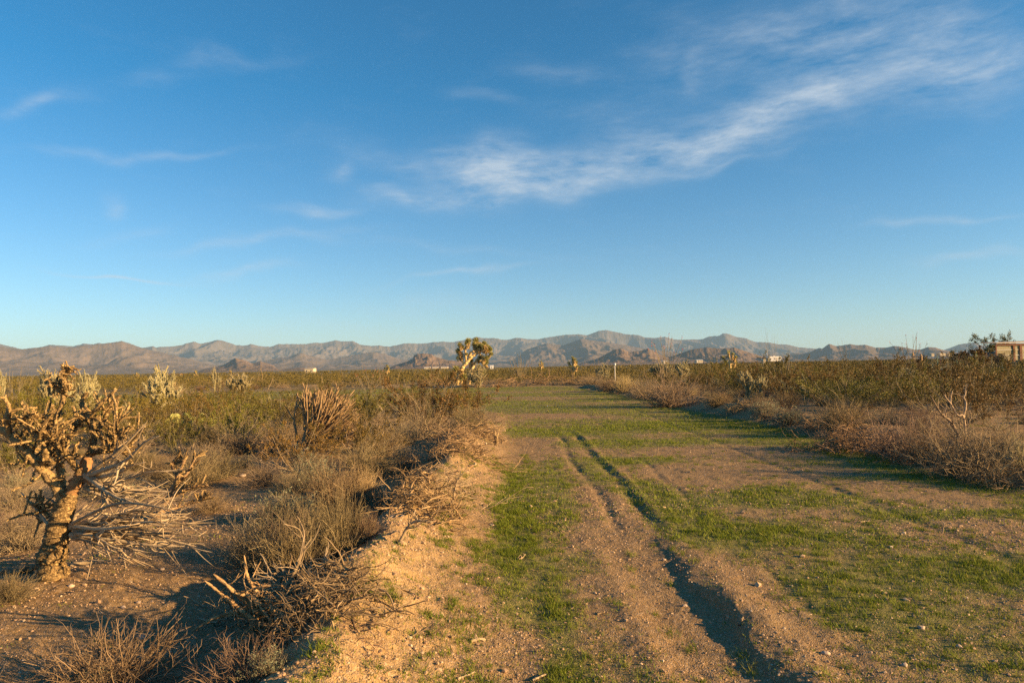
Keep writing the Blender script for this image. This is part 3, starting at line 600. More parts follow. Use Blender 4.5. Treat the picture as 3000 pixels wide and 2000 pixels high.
CATS = {'creosote': 'creosote bush', 'bursage': 'dry bush', 'sage': 'sage bush', 'straw': 'dry grass', 'cholla': 'cholla cactus', 'brittle': 'bare bush', 'ocotillo': 'ocotillo'}
EXCL = []
prng = random.Random(77)
def put(kind, vi, loc, sxy, sz, rz, label, group=None):
    parts, _ = VAR[kind][vi]; key = (kind, vi)
    if key not in PROTO:
        o = thing(NAMES[kind], parts, loc, label, CATS[kind], group, rz, 1); PROTO[key] = o
    else:
        o = copy_tree(PROTO[key], loc, rz, 1, label, group)
        if not group and 'group' in o: del o['group']
    o.scale = (sxy, sxy, sz); return o
def hero(kind, vi, px, py, wpx, hpx, label, group=None, rz=None, sink=.02):
    g = G(px, py); k = g[1] / F; (W0, H0) = VAR[kind][vi][1]
    o = put(kind, vi, (g[0], g[1] + .0, g[2] - sink), wpx * k / W0, hpx * k / H0, prng.random() * 6.28 if rz is None else rz, label, group)
    EXCL.append((g[0], g[1], wpx * k * .5 + .25)); return o
def hero_at(kind, vi, px, py_top, Y, wpx, label, group=None, rz=None):   # bases hidden behind nearer scrub
    top = PP(px, py_top, Y); z0 = H1(top[0], Y); k = Y / F; (W0, H0) = VAR[kind][vi][1]
    o = put(kind, vi, (top[0], Y, z0 - .02), wpx * k / W0, (top[2] - z0) / H0, prng.random() * 6.28 if rz is None else rz, label, group)
    EXCL.append((top[0], Y, wpx * k * .35)); return o
# --- left foreground
hero('sage', 0, 830, 1545, 170, 100, 'pale grey-green sage bush on bare ground just left of the sandy ridge, sunlit top')
hero('sage', 1, 915, 1430, 120, 85, 'grey-green sage bush rising behind the large round dry bush')
hero('bursage', 0, 985, 1490, 215, 140, 'large round brown dry bush left of the root-filled brush pile')
hero('straw', 0, 1060, 1478, 110, 105, 'golden straw-coloured clump on the right flank of the round brown bush')
hero('bursage', 3, 1085, 1388, 190, 95, 'wide tan dry bush in front of the hollow below the brush heap')
hero('bursage', 2, 765, 1422, 150, 75, 'low brown wispy bush on gravel left of the grey-green sage')
hero('sage', 1, 890, 1365, 90, 60, 'small dull sage bush at the foot of the fallen brown cholla')
hero('creosote', 4, 1270, 1278, 270, 185, 'big olive creosote bush standing beside the end of the sandy ridge', rz=.3)
hero('bursage', 1, 1190, 1300, 110, 80, 'grey twiggy bush under the left side of the big creosote')
hero('bursage', 0, 1375, 1262, 120, 70, 'small brown bush between the big creosote and the brush heap')
hero('brittle', 0, 1230, 1282, 120, 120, 'tall thin bare stalks sticking out left of the big creosote')
hero('creosote', 0, 560, 1275, 190, 120, 'yellow-green creosote bush behind the bleached fallen branches')
hero('creosote', 1, 680, 1290, 160, 110, 'creosote bush with bare lower stems just left of the fallen brown cholla')
hero('creosote', 2, 410, 1235, 190, 90, 'dark olive creosote bush behind the prickly pear')
hero('brittle', 1, 800, 1330, 130, 90, 'tangle of bare pale branches at the left foot of the fallen brown cholla')
hero('brittle', 0, 660, 1335, 140, 70, 'bare whitish branches lying low under the creosote left of the fallen cholla')
hero('bursage', 3, 640, 1400, 170, 80, 'brown twiggy bush behind the leaning nubby cholla stump')
hero('bursage', 0, 560, 1430, 160, 90, 'tan dry bush right beside the leaning nubby cholla stump')
hero('bursage', 2, 380, 1350, 150, 80, 'grey dry bush seen through the bare limbs of the tall cholla')
hero('bursage', 1, 40, 1500, 150, 120, 'round pale-twigged bush in shade at the left frame edge')
hero('creosote', 3, 50, 1400, 170, 110, 'shaded creosote bush at the left frame edge behind the cholla limb')
hero('bursage', 2, 300, 1450, 200, 90, 'shaded brown bush behind the trunk of the tall cholla')
hero('bursage', 1, 140, 1230, 150, 50, 'pale grey low bush in the left scrub above the cholla limb')
hero('straw', 0, 480, 1160, 110, 45, 'pale straw mound in front of the pale branching cholla')
hero('bursage', 1, 490, 1190, 100, 45, 'grey rounded bush near the green strip, left of centre')
hero('bursage', 0, 1000, 1640, 150, 200, 'upright dark wiry bush leaning on the left side of the sandy ridge', rz=1)
hero('bursage', 3, 880, 1700, 300, 230, 'wide dry bush behind the thick crooked limb')
hero('bursage', 2, 740, 1660, 190, 160, 'small dark dry bush left of the wide dry bush on the ridge side')
hero('bursage', 0, 330, 2040, 420, 190, 'pale grey twiggy bush cut by the bottom left frame edge')
hero('sage', 0, 250, 2060, 160, 90, 'grey-green sage among pale twigs at the bottom left')
hero('bursage', 3, 720, 2030, 300, 150, 'pale tangled bush at the bottom edge under the thick crooked limb')
hero('sage', 1, 790, 1985, 120, 80, 'sage sprig inside the tangled bush at the bottom edge')
hero('bursage', 0, 1130, 1500, 100, 60, 'thin wiry bush in the dark hollow left of the root pile')
hero('bursage', 2, 60, 1610, 190, 130, 'dark shaded bush to the left of the tall cholla trunk')
hero('bursage', 0, 20, 1760, 150, 80, 'low twiggy bush cut by the left frame edge, below the cholla')
hero('bursage', 3, 620, 1500, 110, 60, 'small dry bush on gravel, right of the leaning nubby cholla stump')
hero('creosote', 5, 1060, 1262, 150, 110, 'olive creosote bush between the toppled brown cholla and the big creosote')
hero('bursage', 2, 960, 1310, 120, 70, 'grey-brown bush under the right tips of the toppled brown cholla')
for i_, (px, py, w, h, v_, lb) in enumerate(((930, 1590, 150, 120, 0, 'dark wiry bush in the ridge hollow, lower left of the root pile'), (1010, 1560, 120, 110, 3, 'brown wiry bush against the ridge just below the root pile'), (850, 1640, 190, 140, 2, 'broad dark bush in the ridge hollow above the thick crooked limb'), (1075, 1580, 90, 80, 0, 'small brown bush on the ridge crest below the root pile'),
        (700, 1330, 130, 70, 3, 'brown bush low behind the tall cholla branches, left of the toppled one'), (1120, 1330, 130, 80, 0, 'brown bush between the wide tan bush and the big creosote'), (1180, 1385, 120, 85, 2, 'dark bush in the hollow above the root pile'), (610, 1300, 120, 60, 0, 'tan bush under the yellow-green creosote'), (470, 1400, 130, 70, 3, 'tan bush right behind the bleached branches'), (860, 1440, 120, 70, 2, 'grey-brown bush left of the large round brown bush'))):
    hero('bursage', v_, px, py, w, h, lb)
hero('creosote', 2, 520, 1330, 160, 100, 'olive creosote bush behind the upper bleached branches')
hero('creosote', 0, 790, 1250, 170, 100, 'olive creosote bush behind the toppled brown cholla')
# --- middle and right
hero('cholla', 1, 1403, 1134, 52, 62, 'pale yellow-green cholla at the foot of the large Joshua tree', sink=0)
hero('bursage', 1, 1960, 1192, 190, 105, 'large round grey bush at the corner of the bank, beside the field')
hero('bursage', 2, 1885, 1166, 110, 60, 'grey-brown bush on the bank left of the large round bush')
hero('straw', 0, 1830, 1150, 70, 50, 'yellowish straw bush on the bank among grey bushes')
hero('bursage', 3, 1790, 1138, 100, 45, 'low grey bush where the bank meets the green field, mid distance')
hero('bursage', 1, 1735, 1128, 80, 36, 'small grey bush at the far end of the right bank')
hero('bursage', 0, 2100, 1188, 80, 40, 'small reddish-grey bush on bare sand beside the upright cholla')
hero('cholla', 2, 2195, 1172, 80, 78, 'upright grey-green cholla with pale fingers on the open sand at right')
hero('cholla', 0, 1945, 1120, 60, 56, 'pale spiny cholla in the scrub above the large round grey bush')
hero('sage', 0, 2245, 1212, 80, 50, 'small sage bush on the bank right of the upright cholla')
hero('sage', 1, 2312, 1245, 90, 52, 'grey sage bush on the bank edge above the shaded grass')
hero('bursage', 1, 2650, 1335, 220, 125, 'pale silvery dry bush spilling over the bank below the dark brush heap')
hero('bursage', 2, 2830, 1395, 310, 165, 'huge brown-grey bush mound overhanging the bank at right')
hero('bursage', 3, 2730, 1360, 160, 110, 'grey bush squeezed between two larger bushes on the right bank')
hero('bursage', 0, 2470, 1262, 150, 85, 'brown bush behind the dark brush heap on the right bank')
hero('bursage', 1, 2590, 1240, 110, 52, 'pale grey bush in the scrub, left of the bare forked snag')
hero('bursage', 2, 2690, 1245, 120, 60, 'dark round bush directly left of the bare forked snag')
hero('creosote', 4, 2480, 1205, 260, 100, 'broad olive creosote bush above the dark brush heap')
hero('creosote', 5, 2930, 1260, 200, 120, 'shaded creosote bush behind the bare forked snag at right')
hero('creosote', 1, 3010, 1200, 200, 110, 'creosote bush at the right frame edge above the bleached branches')
hero('brittle', 0, 2990, 1370, 140, 110, 'bare arching branches at the right frame edge on the bank')
hero('brittle', 1, 2400, 1130, 90, 40, 'arching grey bare branches in the right thicket')
hero('cholla', 1, 2650, 1140, 90, 60, 'dark cholla in the right thicket with drooping joints')
# left cholla cacti on the skyline
hero_at('cholla', 1, 465, 1086, 34, 110, 'large pale branching cholla standing above the left scrub')
hero_at('cholla', 0, 135, 1091, 33, 80, 'brown-tipped cholla behind the top of the tall dead cholla')
hero_at('cholla', 2, 8, 1080, 38, 40, 'bright yellow-green cholla at the left frame edge on the skyline')
hero_at('cholla', 2, 630, 1085, 52, 26, 'dark upright cholla on the skyline right of the pale branching one')
hero_at('cholla', 1, 250, 1103, 30, 90, 'pale low cholla patch right of the tall dead cholla top')
hero_at('cholla', 0, 700, 1100, 60, 60, 'grey cholla left of the bare sticks beyond the green strip')
hero_at('cholla', 1, 1770, 1068, 84, 40, 'dusky cholla under the small lone Joshua tree on the skyline')
hero_at('cholla', 0, 2010, 1062, 60, 60, 'pale cholla below the tallest red-tipped ocotillo')
# ocotillos on the skyline
for (px, pt, Y, w, vi, lb) in ((1520, 1040, 88, 62, 1, 'broad fan-shaped ocotillo on the skyline right of the large Joshua tree'),
        (1750, 1025, 88, 30, 2, 'thin ocotillo with dark wands left of the white pole'), (1945, 990, 66, 85, 0, 'tall spreading ocotillo with red tips in front of the brown hills'),
        (2075, 1022, 95, 18, 2, 'slim pale ocotillo left of the skyline Joshua tree by the brown hill'), (2262, 968, 62, 36, 2, 'tallest ocotillo of few long wands beside the white trailer'),
        (2310, 1030, 80, 50, 1, 'faint ocotillo right of the white trailer'), (2480, 1000, 75, 40, 2, 'sparse red-tipped ocotillo above the right thicket'),
        (2660, 985, 62, 60, 0, 'red-tipped ocotillo rising behind the wooden fence brace'), (1120, 1055, 75, 26, 2, 'thin upright ocotillo left of the flat-topped butte'),
        (45, 1085, 45, 60, 1, 'reddish ocotillo at the left frame edge behind the scrub'), (235, 1092, 60, 50, 1, 'faint ocotillo on the skyline above the left scrub'),
        (1080, 1085, 60, 70, 0, 'grey dead ocotillo beyond the sandy mounds of the far berm')):
    hero_at('ocotillo', vi, px, pt, Y, w, lb)
# ------------------------------------------------------------------ dead tree cholla, left foreground
def nubby(b, fl, pts, r0, r1, rng, sides=9, flakes=260, mi=0, lump=.17, step=.016):
    L = np.sum(np.linalg.norm(np.diff(np.asarray(pts, float), axis=0), axis=1)); n = int(max(6, L / step))
    P, Rr = limb(b, pts, r0, r1, rng, sides, n, lump, mi)
    m = int(flakes * L * (r0 + r1) * 12); i = rng.integers(0, n - 1, m); f = rng.random((m, 1)); c = P[i] * (1 - f) + P[i + 1] * f; t = nrm(P[np.minimum(i + 1, n - 1)] - P[i])
    o = nrm(np.cross(t, rng.normal(size=(m, 3)))); c = c + o * Rr[i][:, None] * .95; s = .008 + .012 * rng.random((m, 1)); w = np.cross(t, o)
    d = nrm(o * .7 + t * (.9) + rng.normal(size=(m, 3)) * .3)
    V = np.stack([c - w * s * .5, c + w * s * .5, c + d * s * 1.3 + w * s * .25, c + d * s * 1.3 - w * s * .25], 1)
    fl.add(V.reshape(-1, 3), np.arange(m * 4).reshape(-1, 4), a=np.repeat(rng.random(m), 4))
    return P, Rr
def tall_cholla():
    rng = np.random.default_rng(301); base = G(150, 1700); Y0 = base[1] + .08
    q = lambda px, py, dy=0.: PP(px, py, Y0 + dy) - base
    tr = MB(); fl = MB(); jt = MB(); bw = MB(); rd = MB()
    b0 = np.array([0, .08, -.12])
    nubby(tr, fl, [b0, q(152, 1650), q(160, 1600), q(175, 1540), q(192, 1480), q(203, 1440)], .155, .085, rng, 18, 190, lump=.10, step=.018)
    limbs = [([q(195, 1480), q(165, 1425, -.05), q(125, 1375, -.1), q(80, 1325, -.15), q(30, 1275, -.1), q(-40, 1230, 0)], .07, .045),
             ([q(120, 1370, -.1), q(135, 1320, -.2), q(100, 1270, -.25), q(60, 1225, -.2)], .042, .03),
             ([q(185, 1450), q(178, 1390, .1), q(165, 1330, .15), q(140, 1270, .2), q(132, 1210, .25)], .05, .028),
             ([q(240, 1395, 0), q(205, 1345, -.12), q(165, 1305, -.2), q(132, 1265, -.25)], .045, .026),
             ([q(262, 1335, .05), q(275, 1280, .1), q(262, 1225, .1), q(240, 1180, .15), q(255, 1150, .15)], .045, .025),
             ([q(262, 1330, .05), q(300, 1322, 0), q(345, 1316, -.05), q(385, 1300, -.05)], .035, .02),
             ([q(275, 1280, .1), q(305, 1230, .2), q(330, 1180, .25), q(350, 1160, .3)], .035, .02),
             ([q(140, 1270, .2), q(165, 1220, .2), q(185, 1170, .2), q(178, 1120, .2), q(190, 1090, .2), q(182, 1066, .2)], .034, .020),
             ([q(190, 1092, .2), q(203, 1086, .2)], .018, .016), ([q(178, 1150, .2), q(150, 1120, .15)], .02, .016), ([q(185, 1155, .2), q(188, 1125, .1)], .02, .016),
             ([q(262, 1225, .1), q(292, 1185, 0), q(318, 1160, 0), q(340, 1142, 0)], .026, .017),
             ([q(30, 1275, -.1), q(20, 1230, -.2), q(25, 1190, -.2), q(8, 1160, -.2)], .035, .022), ([q(60, 1230, -.2), q(85, 1215, -.3), q(62, 1180, -.3)], .025, .018),
             ([q(0, 1250, 0), q(-20, 1190, .1), q(0, 1130, .1)], .03, .018), ([q(175, 1540, -.05), q(130, 1500, .1), q(100, 1480, .2)], .03, .015),
             ([q(150, 1330, .1), q(200, 1290, .3), q(225, 1240, .35), q(215, 1190, .35)], .035, .02), ([q(300, 1322, 0), q(330, 1290, .1), q(335, 1250, .1)], .025, .016)]
    seeds = []
    for (p, r0, r1) in limbs: P, Rr = nubby(tr, fl, p, r0 * .85, r1 * .8, rng, 10, 300, lump=.13); seeds.append((P, Rr))
    nubby(rd, fl, [q(205, 1450), q(222, 1415, -.02), q(242, 1385), q(260, 1335, .03)], .068, .05, rng, 12, 160, lump=.12)
    # chunky upper joints
    for si, (P, Rr) in enumerate(seeds):
        for _ in range(int(9 + len(P) * .22)):
            k = int(rng.integers(int(len(P) * .35), len(P))); d = nrm(rng.normal(size=3) * .8 + [0.1, 0, .5]); L = .12 + .22 * rng.random()
            if si in (7, 8, 9, 10): L *= .4
            if P[k][2] + d[2] * L + base[2] > (2.3 if si in (7, 8, 9, 10) else 1.86): continue
            e = P[k] + d * L; mid = P[k] + d * L * .5 + rng.normal(size=3) * .015
            nubby(jt, fl, [P[k], mid, e], .011 + .004 * rng.random(), .008, rng, 8, 460, lump=.16, step=.013)
            if rng.random() < .6:
                d2 = nrm(rng.normal(size=3) * .7 + [.1, 0, .8]); nubby(jt, fl, [mid, mid + d2 * L * .8], .011, .007, rng, 8, 420, lump=.24, step=.013)
    # bleached bare branches fanning down to the right
    ends = [(467, 1450), (574, 1534), (551, 1599), (525, 1600), (432, 1630), (344, 1511), (440, 1423), (483, 1380), (428, 1353), (470, 1275), (425, 1240), (560, 1500), (500, 1480), (450, 1560), (530, 1560),
            (380, 1640), (400, 1590), (480, 1610), (600, 1545), (350, 1440), (390, 1470), (330, 1570), (500, 1535), (420, 1520), (380, 1400), (455, 1495), (540, 1470), (300, 1500), (310, 1630), (470, 1580), (585, 1570), (555, 1515), (495, 1440), (520, 1620), (450, 1640), (360, 1610), (575, 1600), (530, 1500), (410, 1470), (350, 1540)]
    for i, (ex, ey) in enumerate(ends):
        low = ey > 1470; sx, sy = (200 + 30 * rng.random(), 1575 - 40 * rng.random()) if low else (245, 1440 - 60 * rng.random())
        dy = rng.normal() * .35 - .1; f = .45 + .15 * rng.random(); mx, my = sx + (ex - sx) * f + rng.normal() * 10, sy + (ey - sy) * f + (14 if low else -10) * rng.normal() + (-18 if low else 8)
        P, Rr = limb(bw, [q(sx, sy), q((sx + mx) / 2, (sy + my) / 2 + rng.normal() * 8, dy * .4), q(mx, my, dy * .7), q((mx + ex) / 2, (my + ey) / 2 + rng.normal() * 9, dy), q(ex, ey, dy * 1.1)], .019 + .013 * rng.random(), .006, rng, 7, 26, .10)
        for _ in range(7):
            k = int(rng.integers(7, 24)); t = nrm(P[k + 1] - P[k]); d = nrm(t + rng.normal(size=3) * .45 + [0, 0, .1]); L = .12 + .25 * rng.random()
            limb(bw, [P[k], P[k] + d * L * .5 + rng.normal(size=3) * .02, P[k] + d * L + rng.normal(size=3) * .03], Rr[k] * .7, .003, rng, 5, 9, .1)
    for (a, b_) in (((165, 1560), (85, 1500)), ((160, 1590), (100, 1630)), ((185, 1500), (130, 1455)), ((170, 1580), (60, 1440)), ((215, 1420), (240, 1350)), ((205, 1440), (245, 1395))):
        P, Rr = limb(bw, [q(*a), q((a[0] + b_[0]) / 2, (a[1] + b_[1]) / 2 - 8, .1), q(b_[0], b_[1], .2)], .02, .006, rng, 6, 16, .1)
    e = thing('dead_cholla_tree', [('trunk', tr.mesh('cholla_trunk', MT['bark'])), ('peeled_limb', rd.mesh('peeled_limb', MT['rustbark'])), ('joints', jt.mesh('cholla_upper_joints', MT['bark'])),
        ('bark_scales', fl.mesh('bark_scales', MT['flake'], False)), ('bare_branches', bw.mesh('bare_branches', MT['palewood']))], base, 'tall dead tree cholla with nubby golden bark and bleached drooping branches, left foreground', 'dead cholla')
    for c in e.children:
        if c.name.startswith('bare_branches'): c['label'] = 'smooth bleached bare branches drooping to the ground'
        if c.name.startswith('peeled_limb'): c['label'] = 'limb with peeled reddish bark'
    EXCL.append((base[0], base[1], 1.2))
tall_cholla()
def leaning_cholla():
    rng = np.random.default_rng(302); base = G(455, 1520); Y0 = base[1]; q = lambda px, py, dy=0.: PP(px, py, Y0 + dy) - base
    tr = MB(); fl = MB(); jt = MB()
    ss_ = []
    for p, r in (([q(455, 1525), q(490, 1460), q(520, 1400), q(540, 1345)], .045), ([q(500, 1440), q(545, 1390, .1), q(575, 1335, .1)], .03), ([q(490, 1460), q(550, 1430, -.1), q(610, 1420, -.1)], .03), ([q(520, 1400), q(505, 1360, .2), q(530, 1330, .2)], .025), ([q(470, 1500), q(540, 1480, .2), q(600, 1460, .2)], .025)):
        ss_.append(nubby(tr, fl, p, r, r * .5, rng, 9, 300))
    for (P, Rr) in ss_:
        for _ in range(11):
            k = int(rng.integers(int(len(P) * .25), len(P))); d = nrm(rng.normal(size=3) * .6 + [.5, 0, .6]); nubby(jt, fl, [P[k], P[k] + d * .06, P[k] + d * (.1 + .12 * rng.random())], .018, .012, rng, 7, 400, lump=.24, step=.014)
    thing('dead_cholla', [('trunk', tr.mesh('leaning_trunk', MT['brownwood'])), ('joints', jt.mesh('leaning_joints', MT['bark'])), ('bark_scales', fl.mesh('leaning_scales', MT['flake'], False))], base,
          'short dark nubby cholla stump leaning to the right behind the tall dead cholla', 'dead cholla'); EXCL.append((base[0] + .3, base[1], .7))
leaning_cholla()
def fallen_cholla():
    rng = np.random.default_rng(303); base = G(880, 1335); Y0 = base[1] + .3; q = lambda px, py, dy=0.: PP(px, py, Y0 + dy) - base
    tr = MB(); jt = MB(); up = MB()
    limb(tr, [q(800, 1330, -.1), q(840, 1318, -.1), q(880, 1305, 0), q(905, 1285)], .06, .08, rng, 12, 24, .1)
    limb(tr, [q(845, 1335, -.2), q(870, 1318, -.1), q(895, 1300)], .05, .06, rng, 10, 16, .12)
    limb(up, [q(872, 1310), q(868, 1270), q(862, 1230), q(868, 1190), q(872, 1150)], .035, .018, rng, 8, 30, .14)
    limb(up, [q(868, 1200), q(885, 1165, .1)], .02, .012, rng, 7, 12, .14); limb(up, [q(864, 1235), q(845, 1205, .1), q(835, 1185)], .02, .01, rng, 7, 14, .14)
    for i in range(135):
        s = rng.random(); a = np.array([885 + 25 * rng.random(), 1310 - 22 * rng.random()])
        an = R(100 - 96 * s ** .8 + rng.normal() * 3); Lp = 138 + 45 * math.sin(min(1., s * 1.3) * 2.4) * (.55 + .45 * rng.random() ** .5)
        e = a + Lp * np.array([math.cos(an), -math.sin(an)]); dy = rng.normal() * .35
        c = a + (e - a) * .5 + rng.normal(size=2) * 7 + np.array([6, 6])
        P, Rr = limb(jt, [q(a[0], a[1], dy * .3), q(c[0], c[1], dy * .8), q(e[0], e[1], dy)], .018 + .010 * rng.random(), .011, rng, 6, 18, .16)
        for _ in range(4):
            k = int(rng.integers(5, 17)); t = nrm(P[k] - P[k - 1]); d = nrm(t + rng.normal(size=3) * .35); limb(jt, [P[k], P[k] + d * .09, P[k] + d * (.12 + .13 * rng.random())], .014, .009, rng, 5, 7, .15)
    thing('fallen_cholla', [('trunk', tr.mesh('fallen_trunk', MT['deadwood'])), ('branch_fan', jt.mesh('fallen_fan', MT['brownwood'])), ('upright_stem', up.mesh('fallen_stem', MT['brownwood']))], base,
          'toppled brown dead cholla whose packed branches fan up to the right', 'dead cholla'); EXCL.append((base[0] + .5, base[1], 1.0))
fallen_cholla()
# ------------------------------------------------------------------ brush piles, logs, roots
def brush(seed, name, px, py, wpx, dpt, hpx, n, label, mat='brownwood', rmax=.012, lean=(0, 0), fine=1.0, cat='brush pile', cx=0):
    rng = np.random.default_rng(seed); g = G(px, py); k = g[1] / F; w = wpx * k; h = hpx * k
    P0 = rng.normal(size=(n, 3)) * [w * .26, dpt * .28, 0]; zz = np.exp(-(P0[:, 0] / (w * .42)) ** 2 - (P0[:, 1] / (dpt * .5)) ** 2) * h
    P0[:, 2] = zz * rng.random(n) * .8; gz = hgt(P0[:, 0] + g[0], P0[:, 1] + g[1]) - g[2]; P0[:, 2] += gz
    D = rng.normal(size=(n, 3)) * [1, .8, .38] + [lean[0], 0, lean[1] + .12]; b = MB()
    P, Q = grow(rng, P0, D, w * (.14 + .26 * rng.random(n)), .35 * rmax + .65 * rmax * rng.random(n) ** 2, 7, .17, -.02, .4); tubes(b, P, Q, 5, rng, lump=.08)
    m = int(n * 3.5 * fine); p, dd, rr = kids(rng, P, Q, m, .1, 1, 1.2); P2, Q2 = grow(rng, p, dd, .08 + w * .12 * rng.random(m), np.minimum(rr * .5, .0032), 4, .3, .0, .4); tubes(b, P2, Q2, 3, rng)
    e = thing(name, [('sticks', b.mesh('brush_sticks', MT[mat]))], g, label, cat); EXCL.append((g[0], g[1], w * .4)); return e, rng, g
def flat(e):      # one-part pile: the mesh itself is the thing
    c = e.children[0]; me = c.data; o = ob(e.name.split('.')[0], me, None, e.location)
    for kk in ('label', 'category', 'group'):
        if kk in e: o[kk] = e[kk]
    bpy.data.objects.remove(c); bpy.data.objects.remove(e); return o
def pile(*a, **k): return flat(brush(*a, **k)[0])
pile(401, 'brush_pile', 1245, 1485, 220, 1.1, 150, 330, 'dark brown root pile in the hollow against the sandy ridge', rmax=.016)
pile(402, 'brush_pile', 1330, 1440, 150, .9, 85, 130, 'pale broken sticks strewn over the crest of the sandy ridge', 'deadwood', .012)
pile(403, 'brush_pile', 1330, 1325, 230, 1.6, 100, 330, 'dark brush heap beside the far end of the sandy ridge', rmax=.014, lean=(.4, .1))
pile(404, 'brush_pile', 1425, 1285, 120, 1.6, 85, 230, 'ragged brown brush crowning the far tip of the sandy ridge', rmax=.014)
pile(405, 'brush_pile', 1120, 1475, 110, .6, 60, 60, 'low wiry dark roots trailing left out of the root pile', rmax=.008)
pile(406, 'brush_pile', 950, 1780, 360, .9, 170, 360, 'tangle of thin roots and twigs on the ridge beneath the thick crooked limb', 'twig', .010, fine=.7)
pile(407, 'brush_pile', 820, 1790, 310, .8, 150, 300, 'pale crossed sticks heaped left of the ridge crest', 'deadwood', .012, fine=.6)
pile(408, 'brush_pile', 760, 1960, 260, .6, 120, 140, 'shadowy twig litter at the bottom edge beside the ridge', 'twig', .008)
pile(409, 'brush_pile', 1080, 1880, 200, .8, 40, 30, 'reddish twig litter lying on the sandy ridge slope', 'brownwood', .006)
pile(410, 'brush_pile', 2500, 1318, 240, 1.6, 95, 340, 'dark brush heap spilling down the right bank into the shade', rmax=.016)
pile(411, 'brush_pile', 2860, 1318, 140, 1.2, 50, 70, 'dark uprooted brush at the foot of the bare forked snag', rmax=.014)
pile(412, 'brush_pile', 2420, 1232, 170, 1.4, 45, 70, 'dry sticks behind the sage on the right bank edge', 'twig', .01)
for i, (px, py, w, h, lb) in enumerate(((2380, 1262, 120, 45, 'dark roots on the shaded bank left of the dark brush heap'), (2290, 1232, 110, 40, 'brown roots on the shaded bank below the small sage'), (2160, 1207, 120, 34, 'dark brush scraps on the bank below the upright cholla'), (2660, 1350, 150, 60, 'dark twigs under the silvery bush on the right bank'),
        (1830, 1150, 90, 24, 'brown brush scraps at the corner of the bank, mid distance'), (2950, 1415, 180, 60, 'dark roots at the bank foot near the right frame edge'))):
    pile(450 + i, 'brush_pile', px, py, w, 1.3, h, 150, lb, rmax=.014)
pile(413, 'brush_pile', 2950, 1440, 160, 1.0, 50, 50, 'twigs lying on shaded grass at the right frame edge', 'twig', .008)
for i, (px, w, h, lb) in enumerate(((640, 120, 20, 'reddish brush line at the left end of the far berm'), (760, 110, 22, 'brown brush line on the far berm left of its first sand mound'), (1060, 150, 26, 'dark red-brown brush pile between two sand mounds of the far berm'),
        (1270, 90, 24, 'brown brush on the far berm just left of the large Joshua tree'), (1480, 90, 24, 'brown brush on the far berm just right of the large Joshua tree'), (1590, 120, 28, 'reddish brush pile on the far berm under the broad ocotillo'), (1680, 100, 26, 'grey-brown brush at the right end of the far berm'))):
    pile(420 + i, 'brush_pile', px, 1136 - (px - 600) * .009, w * 1.3, 2.0, h * 1.3, 110, lb, rmax=.03, fine=.8, mat='brownwood')
for i, (px, py, w, h, lb) in enumerate(((460, 1165, 90, 22, 'thin brush line along the left berm in front of the scrub'), (1800, 1128, 60, 22, 'brush scrap on the far right corner of the field'), (560, 1160, 60, 16, 'small brush scrap beside the green strip at left'))):
    pile(440 + i, 'brush_pile', px, py, w, 1.2, h, 40, lb, rmax=.02, fine=.6)
def lg(name, seed, pts, r0, r1, label, cat, mat='deadwood', extra=0, dz=0, Y0=None, lump=.1, twist=.45):
    rng = np.random.default_rng(seed); g = G(*pts[0][:2]) if Y0 is None else PP(pts[0][0], pts[0][1], Y0)
    W_ = [PP(p[0], p[1], g[1] + (p[2] if len(p) > 2 else 0)) - g for p in pts]; b = MB(); P, Rr = limb(b, W_, r0, r1, rng, 10, 40, lump)
    for _ in range(extra):
        k = int(rng.integers(6, 38)); t = nrm(P[k + 1] - P[k]); d = nrm(t + rng.normal(size=3) * twist); L = (.1 + .3 * rng.random()) * .9
        c, rr = limb(b, [P[k], P[k] + d * L * .5 + rng.normal(size=3) * .02, P[k] + d * L + rng.normal(size=3) * .04], Rr[k] * .5, .003, rng, 6, 12, .1)
    o = ob(name, b.mesh(name, MT[mat]), None, g); return tag(o, label, cat)
Yb = G(900, 1760)[1]
lg('dead_limb', 501, [(655, 1702), (690, 1735, .05), (735, 1745, .1), (770, 1775, .1), (850, 1812, .2), (960, 1850, .3)], .010, .034, 'thick crooked golden-brown limb arching over the ridge-side twigs', 'dead limb', 'orangewood', extra=34, Y0=Yb - 1.0, lump=.16)
lg('dead_limb', 502, [(600, 1700), (650, 1740, .05), (700, 1780, .1), (745, 1815, .1), (800, 1850, .2)], .010, .026, 'frayed brown limb pointing up left, below the thick crooked one', 'dead limb', 'orangewood', extra=14, Y0=Yb - 1.0, lump=.16)
lg('dead_limb', 503, [(745, 1870), (800, 1780, .1), (850, 1700, .2), (885, 1620, .3), (890, 1560, .35), (880, 1530, .4)], .022, .006, 'pale forked limb rising steeply through the dry bushes of the ridge', 'dead limb', extra=10, Y0=Yb - .3)
lg('dead_limb', 504, [(490, 1860), (560, 1900), (620, 1910), (680, 1905)], .012, .02, 'bleached stick with forked end in the bottom left shade', 'dead limb', extra=5)
lg('dead_limb', 505, [(860, 1800), (930, 1790, .1), (1000, 1830, .1), (1050, 1885, .0), (1090, 1890, -.05)], .018, .006, 'long bent branch curving down over the ridge crest', 'dead limb', extra=9, Y0=Yb - .3)
